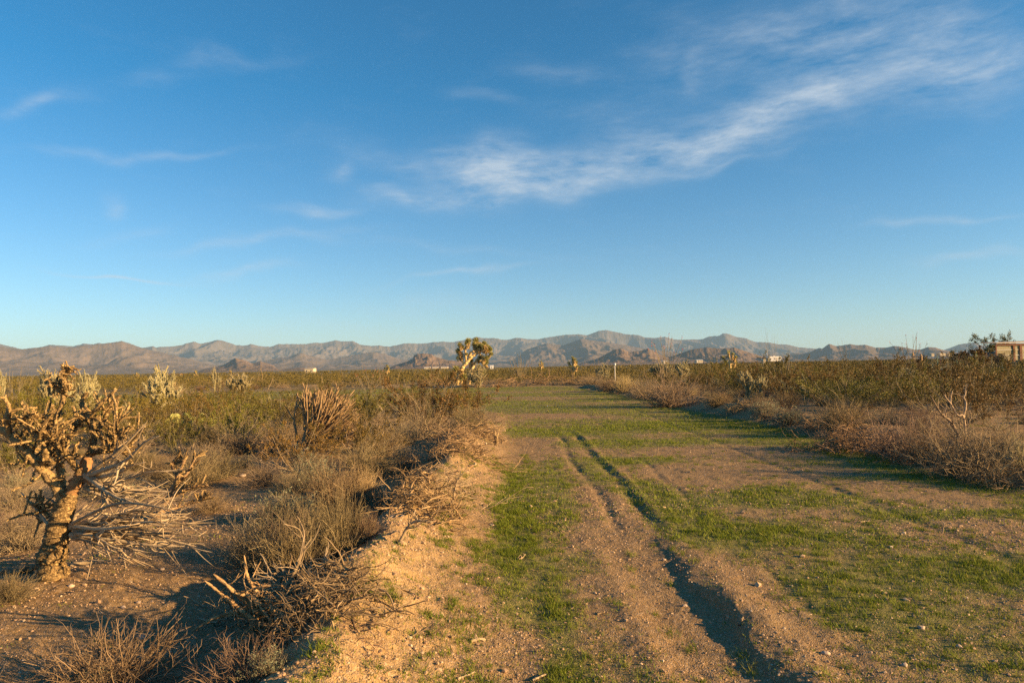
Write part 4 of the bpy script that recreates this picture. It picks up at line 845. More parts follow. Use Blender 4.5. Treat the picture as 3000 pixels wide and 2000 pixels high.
for i_, (pts_, r0_, r1_, lb_) in enumerate((([(625, 1680), (690, 1735, .05), (760, 1795, .1), (830, 1865, .2), (890, 1930, .3)], .012, .034, 'long thick brown limb slanting down right through the ridge-side tangle'),
        ([(560, 1850), (640, 1805, .05), (720, 1800, .1), (800, 1850, .2), (900, 1880, .3)], .010, .028, 'arched brown limb low in the tangle, its tip in the shade'), ([(715, 1625), (730, 1700, .05), (785, 1765, .1), (855, 1835, .2)], .008, .026, 'upright crooked brown limb at the left of the tangle'),
        ([(1060, 1735, .2), (980, 1755, .15), (900, 1800, .1), (820, 1880, .0)], .010, .024, 'brown limb running up onto the ridge crest from the tangle'), ([(700, 1950), (760, 1880, .05), (790, 1800, .1), (840, 1740, .2)], .022, .006, 'steep dark limb at the lower left of the tangle'))):
    lg('dead_limb', 516 + i_, pts_, r0_, r1_, lb_, 'dead limb', 'orangewood', extra=26, Y0=Yb - .95, lump=.18, twist=.6)
lg('dead_root', 506, [(1170, 1590), (1195, 1545, .05), (1225, 1525, .05), (1265, 1530, .0)], .02, .012, 'gnarled exposed root poking out of the ridge top', 'root', extra=14, twist=.8)
lg('dead_root', 507, [(1290, 1500), (1325, 1470), (1332, 1435, .05), (1342, 1400, .05)], .022, .01, 'forked root stub standing right of the root pile', 'root', extra=6)
lg('fallen_log', 508, [(-60, 1690), (10, 1680, .1), (70, 1670, .1), (130, 1650, .1)], .045, .03, 'dark shaded log lying behind the trunk of the tall cholla', 'log', 'brownwood', extra=5)
lg('fallen_log', 509, [(210, 1655), (280, 1645, .05), (330, 1652), (400, 1665), (450, 1672)], .03, .015, 'half-buried sandy log at the right foot of the tall cholla', 'log', extra=2)
lg('dead_limb', 510, [(1425, 1490), (1470, 1470), (1510, 1445)], .007, .004, 'thin pale stick lying on grass right of the root pile', 'stick', extra=5)
lg('stump', 511, [(1452, 1305), (1455, 1290), (1448, 1272)], .05, .05, 'small dark stump at the foot of the far ridge tip', 'stump', 'brownwood', extra=8, twist=1.0)
for i, (px, py, L, an, r, lb) in enumerate(((1520, 1640, 40, 60, .012, 'short pale stick on sand beside the middle grass strip'), (1460, 1690, 42, 170, .006, 'thin curved stick between grass tufts near the ridge foot'), (1800, 1497, 30, 15, .012, 'pale wood chip beside the start of the deep rut'), (1750, 1860 - 60, 26, 20, .008, 'twig in the sand left of the deep rut'),
        (1380, 1880, 44, 20, .014, 'chunky split wood piece low on the ridge foot'), (2165, 1835, 28, 40, .012, 'short stick inside the shaded deep rut'), (1500, 1383, 45, 5, .016, 'pale wood piece at the head of the middle grass strip'), (2585, 1470, 22, 40, .012, 'pale twisted stick in the green band at right'), (2520, 1530, 30, 5, .011, 'flat pale stick below the green band at right'),
        (2760, 1560, 26, 75, .01, 'upright pale stub in the right part of the field'), (1925, 1335, 26, 80, .010, 'small upright forked twig in the field middle'), (1150, 1720, 60, 5, .014, 'pale log piece lying on the sandy ridge slope'), (1340, 1990, 60, 40, .008, 'bent twig at the bottom frame edge by the ridge'), (1560, 1995, 50, 30, .009, 'whitish twig at the bottom edge left of centre'), (2385, 1240, 20, 10, .01, 'small chip on the shaded bank grass'))):
    g = G(px, py); k = g[1] / F; dx = L * k * math.cos(R(an)); dzz = L * k * math.sin(R(an)) ; rng = np.random.default_rng(600 + i); b = MB()
    if an > 70: W_ = [np.array([0, 0, -.02]), np.array([dx * .5, 0, dzz * .5]), np.array([dx, 0, dzz])]
    else: W_ = [np.array([0, 0, .008]), np.array([dx * .5 + .01, dzz * .9, .012 + H1(g[0] + dx * .5, g[1] + dzz * .9) - g[2]]), np.array([dx, dzz * 1.6, .012 + H1(g[0] + dx, g[1] + dzz * 1.6) - g[2]])]
    P, Rr = limb(b, W_, r, r * .6, rng, 7, 14, .14)
    for _ in range(3): kk = int(rng.integers(4, 13)); limb(b, [P[kk], P[kk] + rng.normal(size=3) * .02, P[kk] + nrm(rng.normal(size=3)) * .06 * np.array([1, 1, .4])], r * .5, .002, rng, 5, 7, .1)
    tag(ob('stick', b.mesh('stick', MT['deadwood']), None, g), lb, 'stick')
for i, (px, py, s, lb) in enumerate(((415, 1870, .035, 'largest pale rock on the gravel in the bottom left'), (360, 1780, .022, 'small pale rock above the largest one on the gravel'), (405, 1765, .02, 'yellowish stone right of the small pale rock'), (475, 1668, .022, 'stone near the tip of the half-buried log'), (2420, 1915, .028, 'grey stone casting a shadow in the lower right field'),
        (2700, 1840, .026, 'dark round stone beside grass in the lower right'), (710, 1395, .06, 'pinkish boulder beside the low brown wispy bush'), (208, 1718, .03, 'flat orange stone just below the tall cholla trunk'), (2810, 1895, .02, 'yellow stone at the far lower right'), (1945, 1640, .02, 'white pebble at the top of the deep rut'), (2005, 1775, .02, 'pale stone in the middle of the rut shadow'), (2650, 1950, .022, 'brown stone near the bottom right edge'))):
    g = G(px, py); rng = np.random.default_rng(700 + i); import bmesh
    b_ = bmesh.new(); bmesh.ops.create_icosphere(b_, subdivisions=3, radius=1); V = np.array([v.co[:] for v in b_.verts]); T = np.array([[v.index for v in f.verts] for f in b_.faces]); b_.free()
    V = V * (1 + .35 * fbm(V[:, 0] * 1.3 + i * 7, V[:, 1] * 1.3 + V[:, 2] * 1.7, 3, 71 + i))[:, None] * [1.2, .9, .7] * s; mb = MB(); mb.add(V, None, T, a=.5)
    tag(ob('rock', mb.mesh('rock', MT['stone']), None, (g[0], g[1], g[2] + s * .3)), lb, 'rock')
# ------------------------------------------------------------------ bare forked snag on the right bank
def snag():
    rng = np.random.default_rng(801); base = G(2812, 1282); c4 = lambda u, v: (2200 + u / 2.94, 930 + v / 2.94); b = MB(); tw = MB()
    def q(u, v, dy=0.): p = c4(u, v); return PP(p[0], p[1], base[1] + dy) - base
    for pts, r0, r1 in (([(1800, 1040), (1720, 900), (1640, 830), (1590, 750), (1540, 660)], .045, .010), ([(1850, 1040), (1830, 850), (1780, 840), (1720, 740), (1680, 690), (1668, 660)], .032, .010), ([(1720, 740), (1722, 690), (1735, 630)], .02, .01),
            ([(1830, 860), (1852, 740), (1830, 695), (1805, 675)], .03, .012), ([(1830, 695), (1848, 650), (1842, 608)], .018, .009), ([(1680, 870), (1676, 820), (1680, 780)], .02, .01), ([(1750, 960), (1735, 880), (1738, 815)], .02, .01), ([(1800, 1020), (1800, 930), (1810, 870)], .02, .01),
            ([(1780, 1010), (1640, 985), (1500, 1030)], .022, .008), ([(1720, 1030), (1640, 1000), (1560, 930)], .02, .008), ([(1700, 970), (1620, 950), (1560, 915)], .016, .006), ([(1620, 900), (1605, 860), (1600, 850)], .014, .008), ([(1880, 1040), (1870, 920), (1900, 850)], .02, .008)):
        dy = rng.normal() * .2; W_ = [q(u, v, dy * i / (len(pts) - 1)) for i, (u, v) in enumerate(pts)]; P_, R_ = limb(b, W_, r0, r1, rng, 8, 26, .14)
        for _ in range(7): k_ = int(rng.integers(5, 24)); d_ = nrm(nrm(P_[k_ + 1] - P_[k_]) + rng.normal(size=3) * .7); L_ = .1 + .22 * rng.random(); limb(b, [P_[k_], P_[k_] + d_ * L_ * .5 + rng.normal(size=3) * .02, P_[k_] + d_ * L_], R_[k_] * .5, .004, rng, 5, 9, .1)
    P0 = np.repeat([[.02, 0, .0]], 60, 0) + rng.normal(size=(60, 3)) * [.25, .2, 0]; P, Q = grow(rng, P0, hemi(rng, 60, .1, .9), .5 + .5 * rng.random(60), .006, 6, .18, .04, .4); tubes(tw, P, Q, 4, rng)
    thing('bare_snag', [('branches', b.mesh('snag_branches', MT['twiggrey'])), ('twigs', tw.mesh('snag_twigs', MT['twiggrey']))], base, 'bare grey forked snag standing on the right bank', 'dead shrub'); EXCL.append((base[0], base[1], .8))
snag()
for (sd_, px, py, pts, lb) in ((811, 2990, 1345, [(2990, 1345), (2965, 1325, .1), (2968, 1300, .2), (3000, 1270, .2)], 'curved bare branch sticking up at the right frame edge'), (812, 1240, 1275, [(1150, 1275), (1140, 1235, .1), (1120, 1200, .2), (1108, 1185, .2)], 'single long bare stalk left of the big creosote'),
        (813, 420, 1320, [(560, 1320), (575, 1280, .2), (590, 1250, .2)], 'lone thin dead stem above the bleached branches'), (814, 0, 0, [(960, 1152), (945, 1120, .2), (943, 1098, .2)], 'forked grey dead stick beyond the green strip, left of centre'), (815, 0, 0, [(785, 1140), (798, 1112, .2), (800, 1098)], 'pale bare forked stub behind the far berm at left')):
    lg('dead_stalk', sd_, pts, .012 if sd_ < 813 else .03, .006 if sd_ < 813 else .012, lb, 'dead stem', extra=7)
# ------------------------------------------------------------------ Joshua trees
def rosette(mb, th, rng, c, d, s=1., n=190):
    s = s * 1.3
    sprays(mb, rng, np.repeat([c], n, 0), n, .38 * s, .028 * s, d * .6, .75)
    m = 210; k = rng.random((m, 1)); cc = c - d * k * .55 * s; o = nrm(np.cross(np.repeat([d], m, 0), rng.normal(size=(m, 3))))
    dd = nrm(o * .6 - d * .9 + rng.normal(size=(m, 3)) * .2); w = nrm(np.cross(dd, rng.normal(size=(m, 3)))) * .036 * s; l = .26 * s
    V = np.stack([cc + o * .05 * s - w, cc + o * .05 * s + w, cc + o * .05 * s + dd * l], 1); th.add(V.reshape(-1, 3), None, np.arange(m * 3).reshape(-1, 3), a=np.repeat(rng.random(m), 3))
def big_joshua():
    rng = np.random.default_rng(901); base = G(1368, 1127); Y0 = base[1]; q = lambda u, v, dy=0.: PP(1280 + u / 7.84, 960 + v / 7.84, Y0 + dy) - base
    tr = MB(); th = MB(); ro = MB(); k = Y0 / F / 7.84
    for pts, r0, r1, dys in (([(455, 1310), (490, 1150), (530, 1040), (590, 920), (640, 840), (700, 780), (740, 720)], .24, .17, 0), ([(740, 720), (800, 660), (870, 610), (950, 560), (1010, 520)], .17, .13, .1), ([(690, 790), (665, 700), (655, 600), (655, 500), (690, 400), (715, 340)], .13, .10, -.2),
            ([(655, 490), (600, 470), (550, 450), (535, 410)], .11, .09, -.3), ([(650, 820), (590, 780), (550, 700), (510, 560)], .11, .08, .3), ([(600, 800), (575, 700), (560, 640)], .09, .08, .3), ([(480, 780), (500, 700), (500, 600)], .09, .09, .2),
            ([(740, 720), (760, 620), (790, 560), (860, 540)], .14, .12, -.2), ([(870, 610), (900, 520), (880, 400), (895, 330)], .12, .1, .2), ([(950, 560), (960, 470), (960, 440)], .11, .1, -.2), ([(1010, 520), (1080, 540), (1160, 545), (1210, 510)], .12, .1, .3), ([(1010, 520), (1060, 460), (1085, 390)], .11, .09, 0),
            ([(950, 560), (1010, 640), (1050, 650), (1130, 700)], .11, .1, -.3), ([(1130, 700), (1190, 690), (1235, 620)], .1, .08, -.4), ([(740, 1310), (760, 1200), (775, 1090), (762, 980), (765, 880), (790, 780)], .18, .12, .5), ([(775, 1000), (830, 900), (880, 800), (940, 710), (1000, 680)], .14, .1, .6), ([(870, 800), (820, 820), (800, 870)], .1, .08, .7),
            ([(530, 1040), (490, 1010), (455, 960)], .12, .09, -.3), ([(960, 720), (1030, 770), (1110, 790)], .1, .08, .5), ([(780, 1080), (860, 1000), (960, 960), (1010, 1010)], .1, .09, .4), ([(520, 1180), (570, 1160), (590, 1130)], .1, .08, -.1), ([(1080, 540), (1120, 480), (1140, 460)], .1, .08, .4), ([(550, 1270), (575, 1240), (580, 1200)], .12, .06, -.1)):
        n = len(pts); limb(tr, [q(u, v, dys * i / (n - 1) if n > 1 else 0) for i, (u, v) in enumerate(pts)], r0 * 1.25, r1 * 1.3, rng, 10, max(10, 5 * n), .13)
    for (u, v, dx, dz, dy, s) in ((720, 315, .1, 1, -.2, 1.1), (895, 300, 0, 1, .2, 1.1), (530, 395, -.3, 1, -.3, .85), (500, 530, -.4, .8, .2, 1.), (560, 620, 0, .9, .3, 1), (1085, 375, .1, 1, 0, 1), (1140, 445, .5, .8, .4, 1.), (1220, 505, .8, .6, .3, .9), (1240, 605, .7, .7, -.4, .75), (960, 430, 0, 1, -.2, 1), (860, 400, -.1, 1, .1, .95),
            (1010, 430, .3, .9, .1, .95), (1130, 690, .7, .4, -.3, 1), (1000, 690, .3, .5, .5, 1), (450, 945, -.8, .5, -.3, 1.15), (600, 1120, .7, .2, -.1, 1.1), (1035, 1000, .7, .5, .4, 1.1), (970, 890, .3, .9, .4, .7), (1130, 790, .8, -.1, .5, .9), (790, 760, .1, .9, .5, .75), (1050, 740, .3, 0, .4, .9), (500, 690, -.5, .2, .2, .8), (790, 860, -.2, .5, .7, .7), (1180, 470, .6, .8, .2, .9), (690, 600, -.2, .8, -.2, .45)):
        rosette(ro, th, rng, q(u, v, dy), nrm(np.array([dx, -.15 + .3 * rng.normal(), dz])), s)
        if s > .8: rosette(ro, th, rng, q(u - dx * 30 + rng.normal() * 25, v + 42 + rng.normal() * 12, dy + rng.normal() * .3), nrm(np.array([rng.normal(), rng.normal(), .5])), s * .8, 110)
    for P_ in range(420): pass
    thing('joshua_tree', [('trunk', tr.mesh('joshua_trunk', MT['thatch'])), ('dead_leaf_skirt', th.mesh('joshua_skirt', MT['thatch'], False)), ('leaf_rosettes', ro.mesh('joshua_rosettes', MT['rosette'], False))], base,
          'large Joshua tree with leaning golden trunks and spiky green heads, on the far berm', 'Joshua tree'); EXCL.append((base[0] + .5, base[1], 1.6))
big_joshua()
def small_joshua(seed, px, ptop, Y, label, spread=1.):
    rng = np.random.default_rng(seed); top = PP(px, ptop, Y); z0 = H1(top[0], Y); h = top[2] - z0; tr = MB(); th = MB(); ro = MB(); s = h / 3.
    heads = [(0, 1), (.5 * spread, .8), (-.5 * spread, .78), (.25, .92), (-.3, .62), (.55 * spread, .6)]
    limb(tr, [np.array([0, 0, -.1]), np.array([.05, 0, h * .3]), np.array([0, 0, h * .55])], .17 * s, .12 * s, rng, 8, 16, .1)
    for (x, zf) in heads:
        e = np.array([x * s, rng.normal() * .3 * s, h * zf - .2 * s]); limb(tr, [np.array([0, 0, h * .45]), np.array([x * s * .6, e[1] * .5, h * (zf * .6 + .1)]), e], .1 * s, .08 * s, rng, 8, 12, .12); rosette(ro, th, rng, e, nrm(np.array([x * .6, 0, 1.])), s * .72, 70)
    thing('joshua_tree', [('trunk', tr.mesh('small_joshua_trunk', MT['thatch'])), ('dead_leaf_skirt', th.mesh('small_joshua_skirt', MT['thatch'], False)), ('leaf_rosettes', ro.mesh('small_joshua_rosettes', MT['rosette'], False))], (top[0], Y, z0), label, 'Joshua tree')
small_joshua(911, 1678, 1045, 115, 'small yellowish Joshua tree on the skyline left of the brown hills')
small_joshua(912, 2137, 1028, 110, 'lone Joshua tree on the skyline at the foot of the wide brown hill', 1.3)
small_joshua(913, 572, 1084, 230, 'tiny bright Joshua tree on the skyline before the left dark hills')
small_joshua(914, 402, 1090, 230, 'tiny pale Joshua tree on the skyline above the left scrub', 1.4)
small_joshua(915, 675, 1083, 300, 'tiny Joshua tree on the skyline under the dark pointed hill')
small_joshua(916, 1585, 1057, 250, 'tiny Joshua tree on the skyline between two ocotillos')
small_joshua(917, 1133, 1068, 180, 'tiny Joshua tree beside the thin upright ocotillo')
# prickly pear
def pear():
    rng = np.random.default_rng(921); g = G(545, 1262); k = g[1] / F; b = MB()
    pads = []
    for i in range(34):
        x = rng.normal() * 30 * k; z = abs(rng.normal()) * 15 * k + 3 * k; y = rng.normal() * .25; s = (9 + 5 * rng.random()) * k
        V = IV3 * [s, s * .16, s * 1.2]; an = rng.random() * 3.14; tl = rng.normal() * .35
        ca, sa = math.cos(an), math.sin(an); ct, st_ = math.cos(tl), math.sin(tl); V = V @ np.array([[ct, 0, -st_], [0, 1, 0], [st_, 0, ct]]); V = V @ np.array([[ca, sa, 0], [-sa, ca, 0], [0, 0, 1]])
        b.add(V + [x, y, z + s * .6], None, IT3, a=rng.random())
    tag(ob('prickly_pear', b.mesh('prickly_pear', MT['pear']), None, g), 'yellow-green prickly pear cactus low in the left scrub', 'prickly pear'); EXCL.append((g[0], g[1], .5))
import bmesh
b_ = bmesh.new(); bmesh.ops.create_icosphere(b_, subdivisions=2, radius=1); IV3 = np.array([v.co[:] for v in b_.verts]); IT3 = np.array([[v.index for v in f.verts] for f in b_.faces]); b_.free()
pear()
# ------------------------------------------------------------------ fence, shed, trailer and far buildings
def boxm(mb, x0, x1, y0, y1, z0, z1, a=.5, mi=0):
    V = [(x0, y0, z0), (x1, y0, z0), (x1, y1, z0), (x0, y1, z0), (x0, y0, z1), (x1, y0, z1), (x1, y1, z1), (x0, y1, z1)]
    mb.add(V, [(0, 3, 2, 1), (4, 5, 6, 7), (0, 1, 5, 4), (1, 2, 6, 5), (2, 3, 7, 6), (3, 0, 4, 7)], a=a, mi=mi)
def bar(mb, p, q, r, sides=6):
    tubes(mb, np.array([[p, (np.asarray(p) + q) / 2, q]], float), np.array([[r, r, r]]), sides, np.random.default_rng(2))
def bx(name, mat, parent, *boxes):
    b = MB()
    for q in boxes: boxm(b, *q)
    return ob(name, b.mesh(name, MT[mat], False), parent)
def fence():
    Y = 76.; e = ob('fence', None); p0 = PP(2674, 1035, Y); zg = H1(p0[0], Y); e.location = (p0[0], Y, zg)
    tag(e, 'wire fence of green and rusty posts with a wooden corner brace, before the shed', 'fence')
    def X(px): return PP(px, 1040, Y)[0] - p0[0]
    def Z(px, py): return PP(px, py, Y)[2] - zg
    for (px, pt, w) in ((2675, 1032, .10), (2698, 1037, .13)):
        b = MB(); limb(b, [np.array([X(px), 0, -.3]), np.array([X(px), 0, .8]), np.array([X(px), 0, Z(px, pt)])], w, w, np.random.default_rng(3), 10, 14, .03); ob('wooden_post', b.mesh('wooden_post', MT['wood']), e)
    b = MB(); bar(b, (X(2670), -.12, Z(2670, 1044)), (X(2698), -.12, Z(2698, 1044)), .07, 8); ob('rail', b.mesh('rail', MT['bluebeam']), e)
    b = MB(); bar(b, (X(2675), .02, Z(2675, 1048)), (X(2693), .02, .1), .05, 6); ob('diagonal_brace', b.mesh('diagonal_brace', MT['wood']), e)
    for i, (px, mt, w, pt) in enumerate(((2746, 'green_post', .035, 1042), (2754, 'rust', .05, 1042), (2808, 'rust', .045, 1038), (2803, 'green_post', .03, 1041), (2860, 'green_post', .06, 1036), (2905, 'green_post', .03, 1040), (2960, 'rust', .045, 1038), (3020, 'green_post', .035, 1037), (3080, 'rust', .045, 1036))):
        b = MB(); bar(b, (X(px), 0, -.2), (X(px), 0, Z(px, pt)), w, 6); ob('post', b.mesh('post', MT[mt]), e)
    b = MB(); x0, x1 = X(2698), X(3080); h0 = Z(2700, 1044); h1 = Z(3080, 1037)
    for t in (0.03, .5, 1.0): bar(b, (x0, -.05, h0 * t), (x1, -.05, h1 * t), .006, 4)
    n = int((x1 - x0) / .16); P = []
    for i in range(n):
        xa = x0 + i * .16; ha = h0 + (h1 - h0) * (xa - x0) / (x1 - x0)
        for s in (1, -1): P.append([(xa, -.05, .03), (xa + s * ha * .25, -.05, ha * .5), (xa + s * ha * .5, -.05, ha)])
    P = np.array(P); tubes(b, P, np.full(P.shape[:2], .0025), 3); ob('wire_mesh', b.mesh('wire_mesh', MT['wire']), e)
fence()
def shed():
    Y = 96.; TH = R(10); c = PP(2918, 1058, Y); zg = H1(c[0] + 4, Y); e = ob('shed', None, None, (c[0], Y, zg)); e.rotation_euler = (0, 0, TH); tag(e, 'shed with yellowed translucent panels in rusty frames above teal siding, right frame edge', 'shed')
    def X(px): k = (px - 1500) / F; return (k * Y - c[0]) / (math.cos(TH) - k * math.sin(TH))
    kk = (2868 - 1500) / F; dp = (c[0] - kk * Y) / (kk * math.cos(TH) + math.sin(TH))
    Z = lambda py, px=2950: PP(px, py, Y)[2] - zg
    x1 = X(3120); zt = Z(1009); zb = Z(1056)
    def corr(name, mat, pts0, pts1, z0, z1, n):
        b = MB(); t = np.linspace(0, 1, n * 2 + 1); p0 = np.array(pts0); p1 = np.array(pts1); d = (p1 - p0) / np.linalg.norm(p1 - p0); nn = np.array([d[1], -d[0]]); q = p0 + (p1 - p0) * t[:, None] + nn * (.035 * np.where(np.arange(n * 2 + 1) % 2 == 0, 1, -1))[:, None]
        V = np.concatenate([np.column_stack([q, np.full(len(q), z0)]), np.column_stack([q, np.full(len(q), z1)])]); m = len(q); i = np.arange(m - 1); b.add(V, np.stack([i, i + 1, i + m + 1, i + m], 1)); return ob(name, b.mesh(name, MT[mat], False), e)
    corr('lower_wall', 'teal', (0, 0), (x1, 0), -.4, zb - .04, 80); corr('side_wall', 'teal', (0, dp), (0, .03), -.4, zt - 1.0, 14)
    xs = [0, X(2968), X(2988), X(3050), x1]
    for i in range(4):
        pb = MB(); boxm(pb, xs[i] + .04, xs[i + 1] - .04, 0, .05, zb + .02, zt - .03, a=.3 + .2 * i); p = ob('wall_panel', pb.mesh('wall_panel', MT['panel'], False), e)
        rb = MB()
        for f in (.33, .68): boxm(rb, xs[i] + .05, xs[i + 1] - .05, -.05, -.004, zb + (zt - zb) * f - .05, zb + (zt - zb) * f + .05)
        ob('batten', rb.mesh('batten', MT['wire'], False), p)
    for xx, w in ((0, .10), (xs[1], .15), (xs[2], .2), (xs[3], .12), (x1, .12)): bx('frame_post', 'rust', e, (xx - w, xx + w, -.14, -.055, zb - .1, zt + .1))
    bx('frame_post', 'rust', e, (-.08, .08, dp - .16, dp, -.2, zt))
    bx('top_beam', 'rust', e, (-.15, x1, -.20, -.145, zt - .12, zt + .14))
    b = MB(); za = zt + .15; V = [(-.3, -.5, za), (x1, -.5, za + .3), (x1, dp + .4, za + .45), (-.3, dp + .4, za + .15)]; V = V + [(x, y, z + .08) for x, y, z in V]
    b.add(V, [(0, 3, 2, 1), (4, 5, 6, 7), (0, 1, 5, 4), (1, 2, 6, 5), (2, 3, 7, 6), (3, 0, 4, 7)]); ob('roof', b.mesh('shed_roof', MT['roofmetal'], False), e)
    EXCL.append((c[0] + 4, Y, 9))
shed()
def agave(px, py_top, Y, h, label):
    rng = np.random.default_rng(33); g = PP(px, py_top, Y); z0 = g[2] - h; b = MB(); n = 17; d = hemi(rng, n, .25, .98); L = h * (.8 + .3 * rng.random(n)); P, _ = grow(rng, np.zeros((n, 3)), d, L, .05, 8, .03, -.03)
    prof = np.array([.6, .9, 1, 1, .9, .75, .55, .3, .03]) * h * .09
    tubes(b, P, np.repeat(prof[None], n, 0), 5, rng); tag(ob('agave', b.mesh('agave', MT['agave']), None, (g[0], Y, z0)), label, 'agave')
agave(2957, 1058, 60, 1.25, 'pale grey-green agave in front of the teal siding of the shed')
agave(2745, 1060, 58, .8, 'small dull agave in the scrub below the fence')
def desert_tree(seed, px, ptop, Y, wpx, label, name='desert_tree', nl=6500, dens=1.):
    rng = np.random.default_rng(seed); top = PP(px, ptop, Y); z0 = H1(top[0], Y); h = top[2] - z0; w = wpx * Y / F; b = MB(); l = MB()
    P, Q = grow(rng, rng.normal(size=(9, 3)) * [.2, .2, 0], hemi(rng, 9, .5, .98) * [w / h * 1.5, w / h * 1.5, 1], h * (.6 + .2 * rng.random(9)), .10, 8, .14, .05, .4); tubes(b, P, Q, 8, rng, lump=.05)
    p, dd, r = kids(rng, P, Q, 46, .35, 1, 1.1); P2, Q2 = grow(rng, p, dd + [0, 0, .5], h * (.12 + .2 * rng.random(46)), r * .55, 6, .16, .06, .4); tubes(b, P2, Q2, 5, rng)
    p, dd, r = kids(rng, P2, Q2, 240, .3, 1, 1.); P3, Q3 = grow(rng, p, dd + [0, 0, .3], h * (.04 + .08 * rng.random(240)), r * .6, 4, .2, .05, .4); tubes(b, P3, Q3, 4, rng)
    i = rng.integers(0, 240, nl); k = rng.integers(1, 5, nl); leaves(l, rng, P3[i, k] + rng.normal(size=(nl, 3)) * .13, .15 + .09 * rng.random(nl), .45)
    thing(name, [('trunk', b.mesh('tree_trunk', MT['stem'])), ('crown', l.mesh('tree_crown', MT['leaf'], False))], (top[0], Y, z0), label, 'tree')
desert_tree(41, 2935, 945, 108, 130, 'airy desert tree rising behind the roof of the shed')
desert_tree(42, 2878, 1002, 90, 100, 'dark low tree crowding the open side of the shed', nl=12000)
desert_tree(43, 2815, 1018, 104, 60, 'small bushy tree at the fence, left of the dark low tree', nl=3000)
def house(name, px, py_top, Y, wpx, h, label, cat='building', wall='beige', roof='white', hip=.6, dark=2, depth=8):
    g = PP(px, py_top, Y); w = wpx * Y / F; z1 = g[2]; z0 = z1 - h; e = ob(name, None, None, (g[0], Y, z0)); tag(e, label, cat)
    wh = h - hip; bx('wall', wall, e, (-w / 2, w / 2, 0, depth, -1, wh))
    b = MB(); o = .35; V = [(-w / 2 - o, -o, wh + .01), (w / 2 + o, -o, wh + .01), (w / 2 + o, depth + o, wh + .01), (-w / 2 - o, depth + o, wh + .01), (-w / 2 - o, depth / 2, h), (w / 2 + o, depth / 2, h)]
    b.add(V, [(0, 1, 5, 4), (2, 3, 4, 5), (0, 3, 2, 1)], [(0, 4, 3), (1, 2, 5)]); ob('roof', b.mesh('house_roof', MT[roof], False), e)
    n = max(1, int(w / 4))
    for i in range(n):
        xx = -w / 2 + (i + .5) * w / n; bx('window', 'glass', e, (xx - .5, xx + .5, -.06, -.003, wh * .5, wh * .72))
    bx('door', roof if roof != 'redroof' else 'white', e, (-w / 2 + .3, -w / 2 + 1.2, -.05, -.003, 0, wh * .8))
    return e
house('house', 905, 1078, 620, 26, 5.5, 'distant yellow-beige house on the skyline below the low pale hill', wall='beige', roof='beige', depth=9)
house('house', 505, 1095, 700, 40, 5, 'distant long house with a red roof on the left skyline', wall='white', roof='redroof', depth=9)
for i, (px, w, lb) in enumerate(((1252, 18, 'distant long white building left of the large Joshua tree, nearest the butte'), (1275, 16, 'distant white building in the middle of the row below the butte'), (1302, 20, 'distant white building of the row just left of the large Joshua tree'), (1380, 14, 'distant white building seen through the trunks of the large Joshua tree'))): house('house', px, 1074.5 - (px - 1250) * .017, 1300, w, 3.2, lb, wall='beige', roof='white')
house('house', 1440, 1069, 700, 9, 5.5, 'distant white domed tank building right of the large Joshua tree', wall='white', roof='white')
for i, (px, py, w, lb) in enumerate(((2030 - 80, 1056, 14, 'distant white house left of the tall spreading ocotillo base'), (2050, 1053, 18, 'distant pale house between two ocotillos'), (2135 - 12, 1040, 16, 'distant dark-walled house beside the lone skyline Joshua tree'), (2762, 1033, 16, 'distant tan house left of the dark low tree'), (2784, 1033, 10, 'distant small tan house above the fence'), (2733, 1034, 8, 'distant tiny white house above the fence posts'))): house('house', px, py, 900, w, 3.4, lb, wall='beige' if i != 2 else 'glass', roof='white' if i < 2 else 'beige')
def trailer():
    Y = 330.; c = PP(2270, 1043, Y); w = 40 * Y / F; z0 = c[2] - 3.0; e = ob('travel_trailer', None, None, (c[0], Y, z0)); tag(e, 'white travel trailer parked behind the right thicket, beside the tallest ocotillo', 'trailer')
    b = MB(); V = []
    for yy in (0, 2.4):
        V += [(-w / 2, yy, .5), (w / 2, yy, .5), (w / 2, yy, 2.3), (w / 2 - .5, yy, 2.95), (-w / 2 + .5, yy, 2.95), (-w / 2, yy, 2.3)]
    Q = [(0, 1, 2, 5), (5, 2, 3, 4), (7, 6, 11, 8), (8, 11, 10, 9)] + [(i, (i + 1) % 6, (i + 1) % 6 + 6, i + 6) for i in range(6)]; b.add(V, Q); ob('body', b.mesh('trailer_body', MT['white'], False), e)
    for xx in (-w * .3, -w * .02, w * .28): bx('window', 'glass', e, (xx - .3, xx + .3, -.04, -.003, 1.6, 2.0))
    bx('door', 'beige', e, (w * .1, w * .1 + .6, -.04, -.003, .55, 2.3)); bx('air_conditioner', 'white', e, (-.4, .4, .8, 1.6, 2.96, 3.2))
    for xx in (-.45, .45): b = MB(); bar(b, (xx, -.08, .35), (xx, .2, .35), .35, 14); ob('wheel', b.mesh('wheel', MT['glass']), e)
    px = PP(2247, 1022, Y + 3); b = MB(); bar(b, (0, 0, -4), (0, 0, 0), .08); tag(ob('pole', b.mesh('pole', MT['white']), None, px), 'thin white pole standing at the left end of the white trailer', 'pole')
    bx('shed_annex', 'beige', e, (-w / 2 - 2.2, -w / 2 - .2, .3, 2.5, -.5, 2.2))
trailer()
p_ = PP(1801, 1064, 70); z_ = H1(p_[0], 70); b = MB(); bar(b, (0, 0, -.1), (0, 0, p_[2] - z_ - .22), .04); boxm(b, -.06, .10, -.08, .08, p_[2] - z_ - .22, p_[2] - z_); tag(ob('marker_post', b.mesh('marker_post', MT['white']), None, (p_[0], 70, z_)), 'thin white marker post with a small head in the scrub beyond the field', 'post')
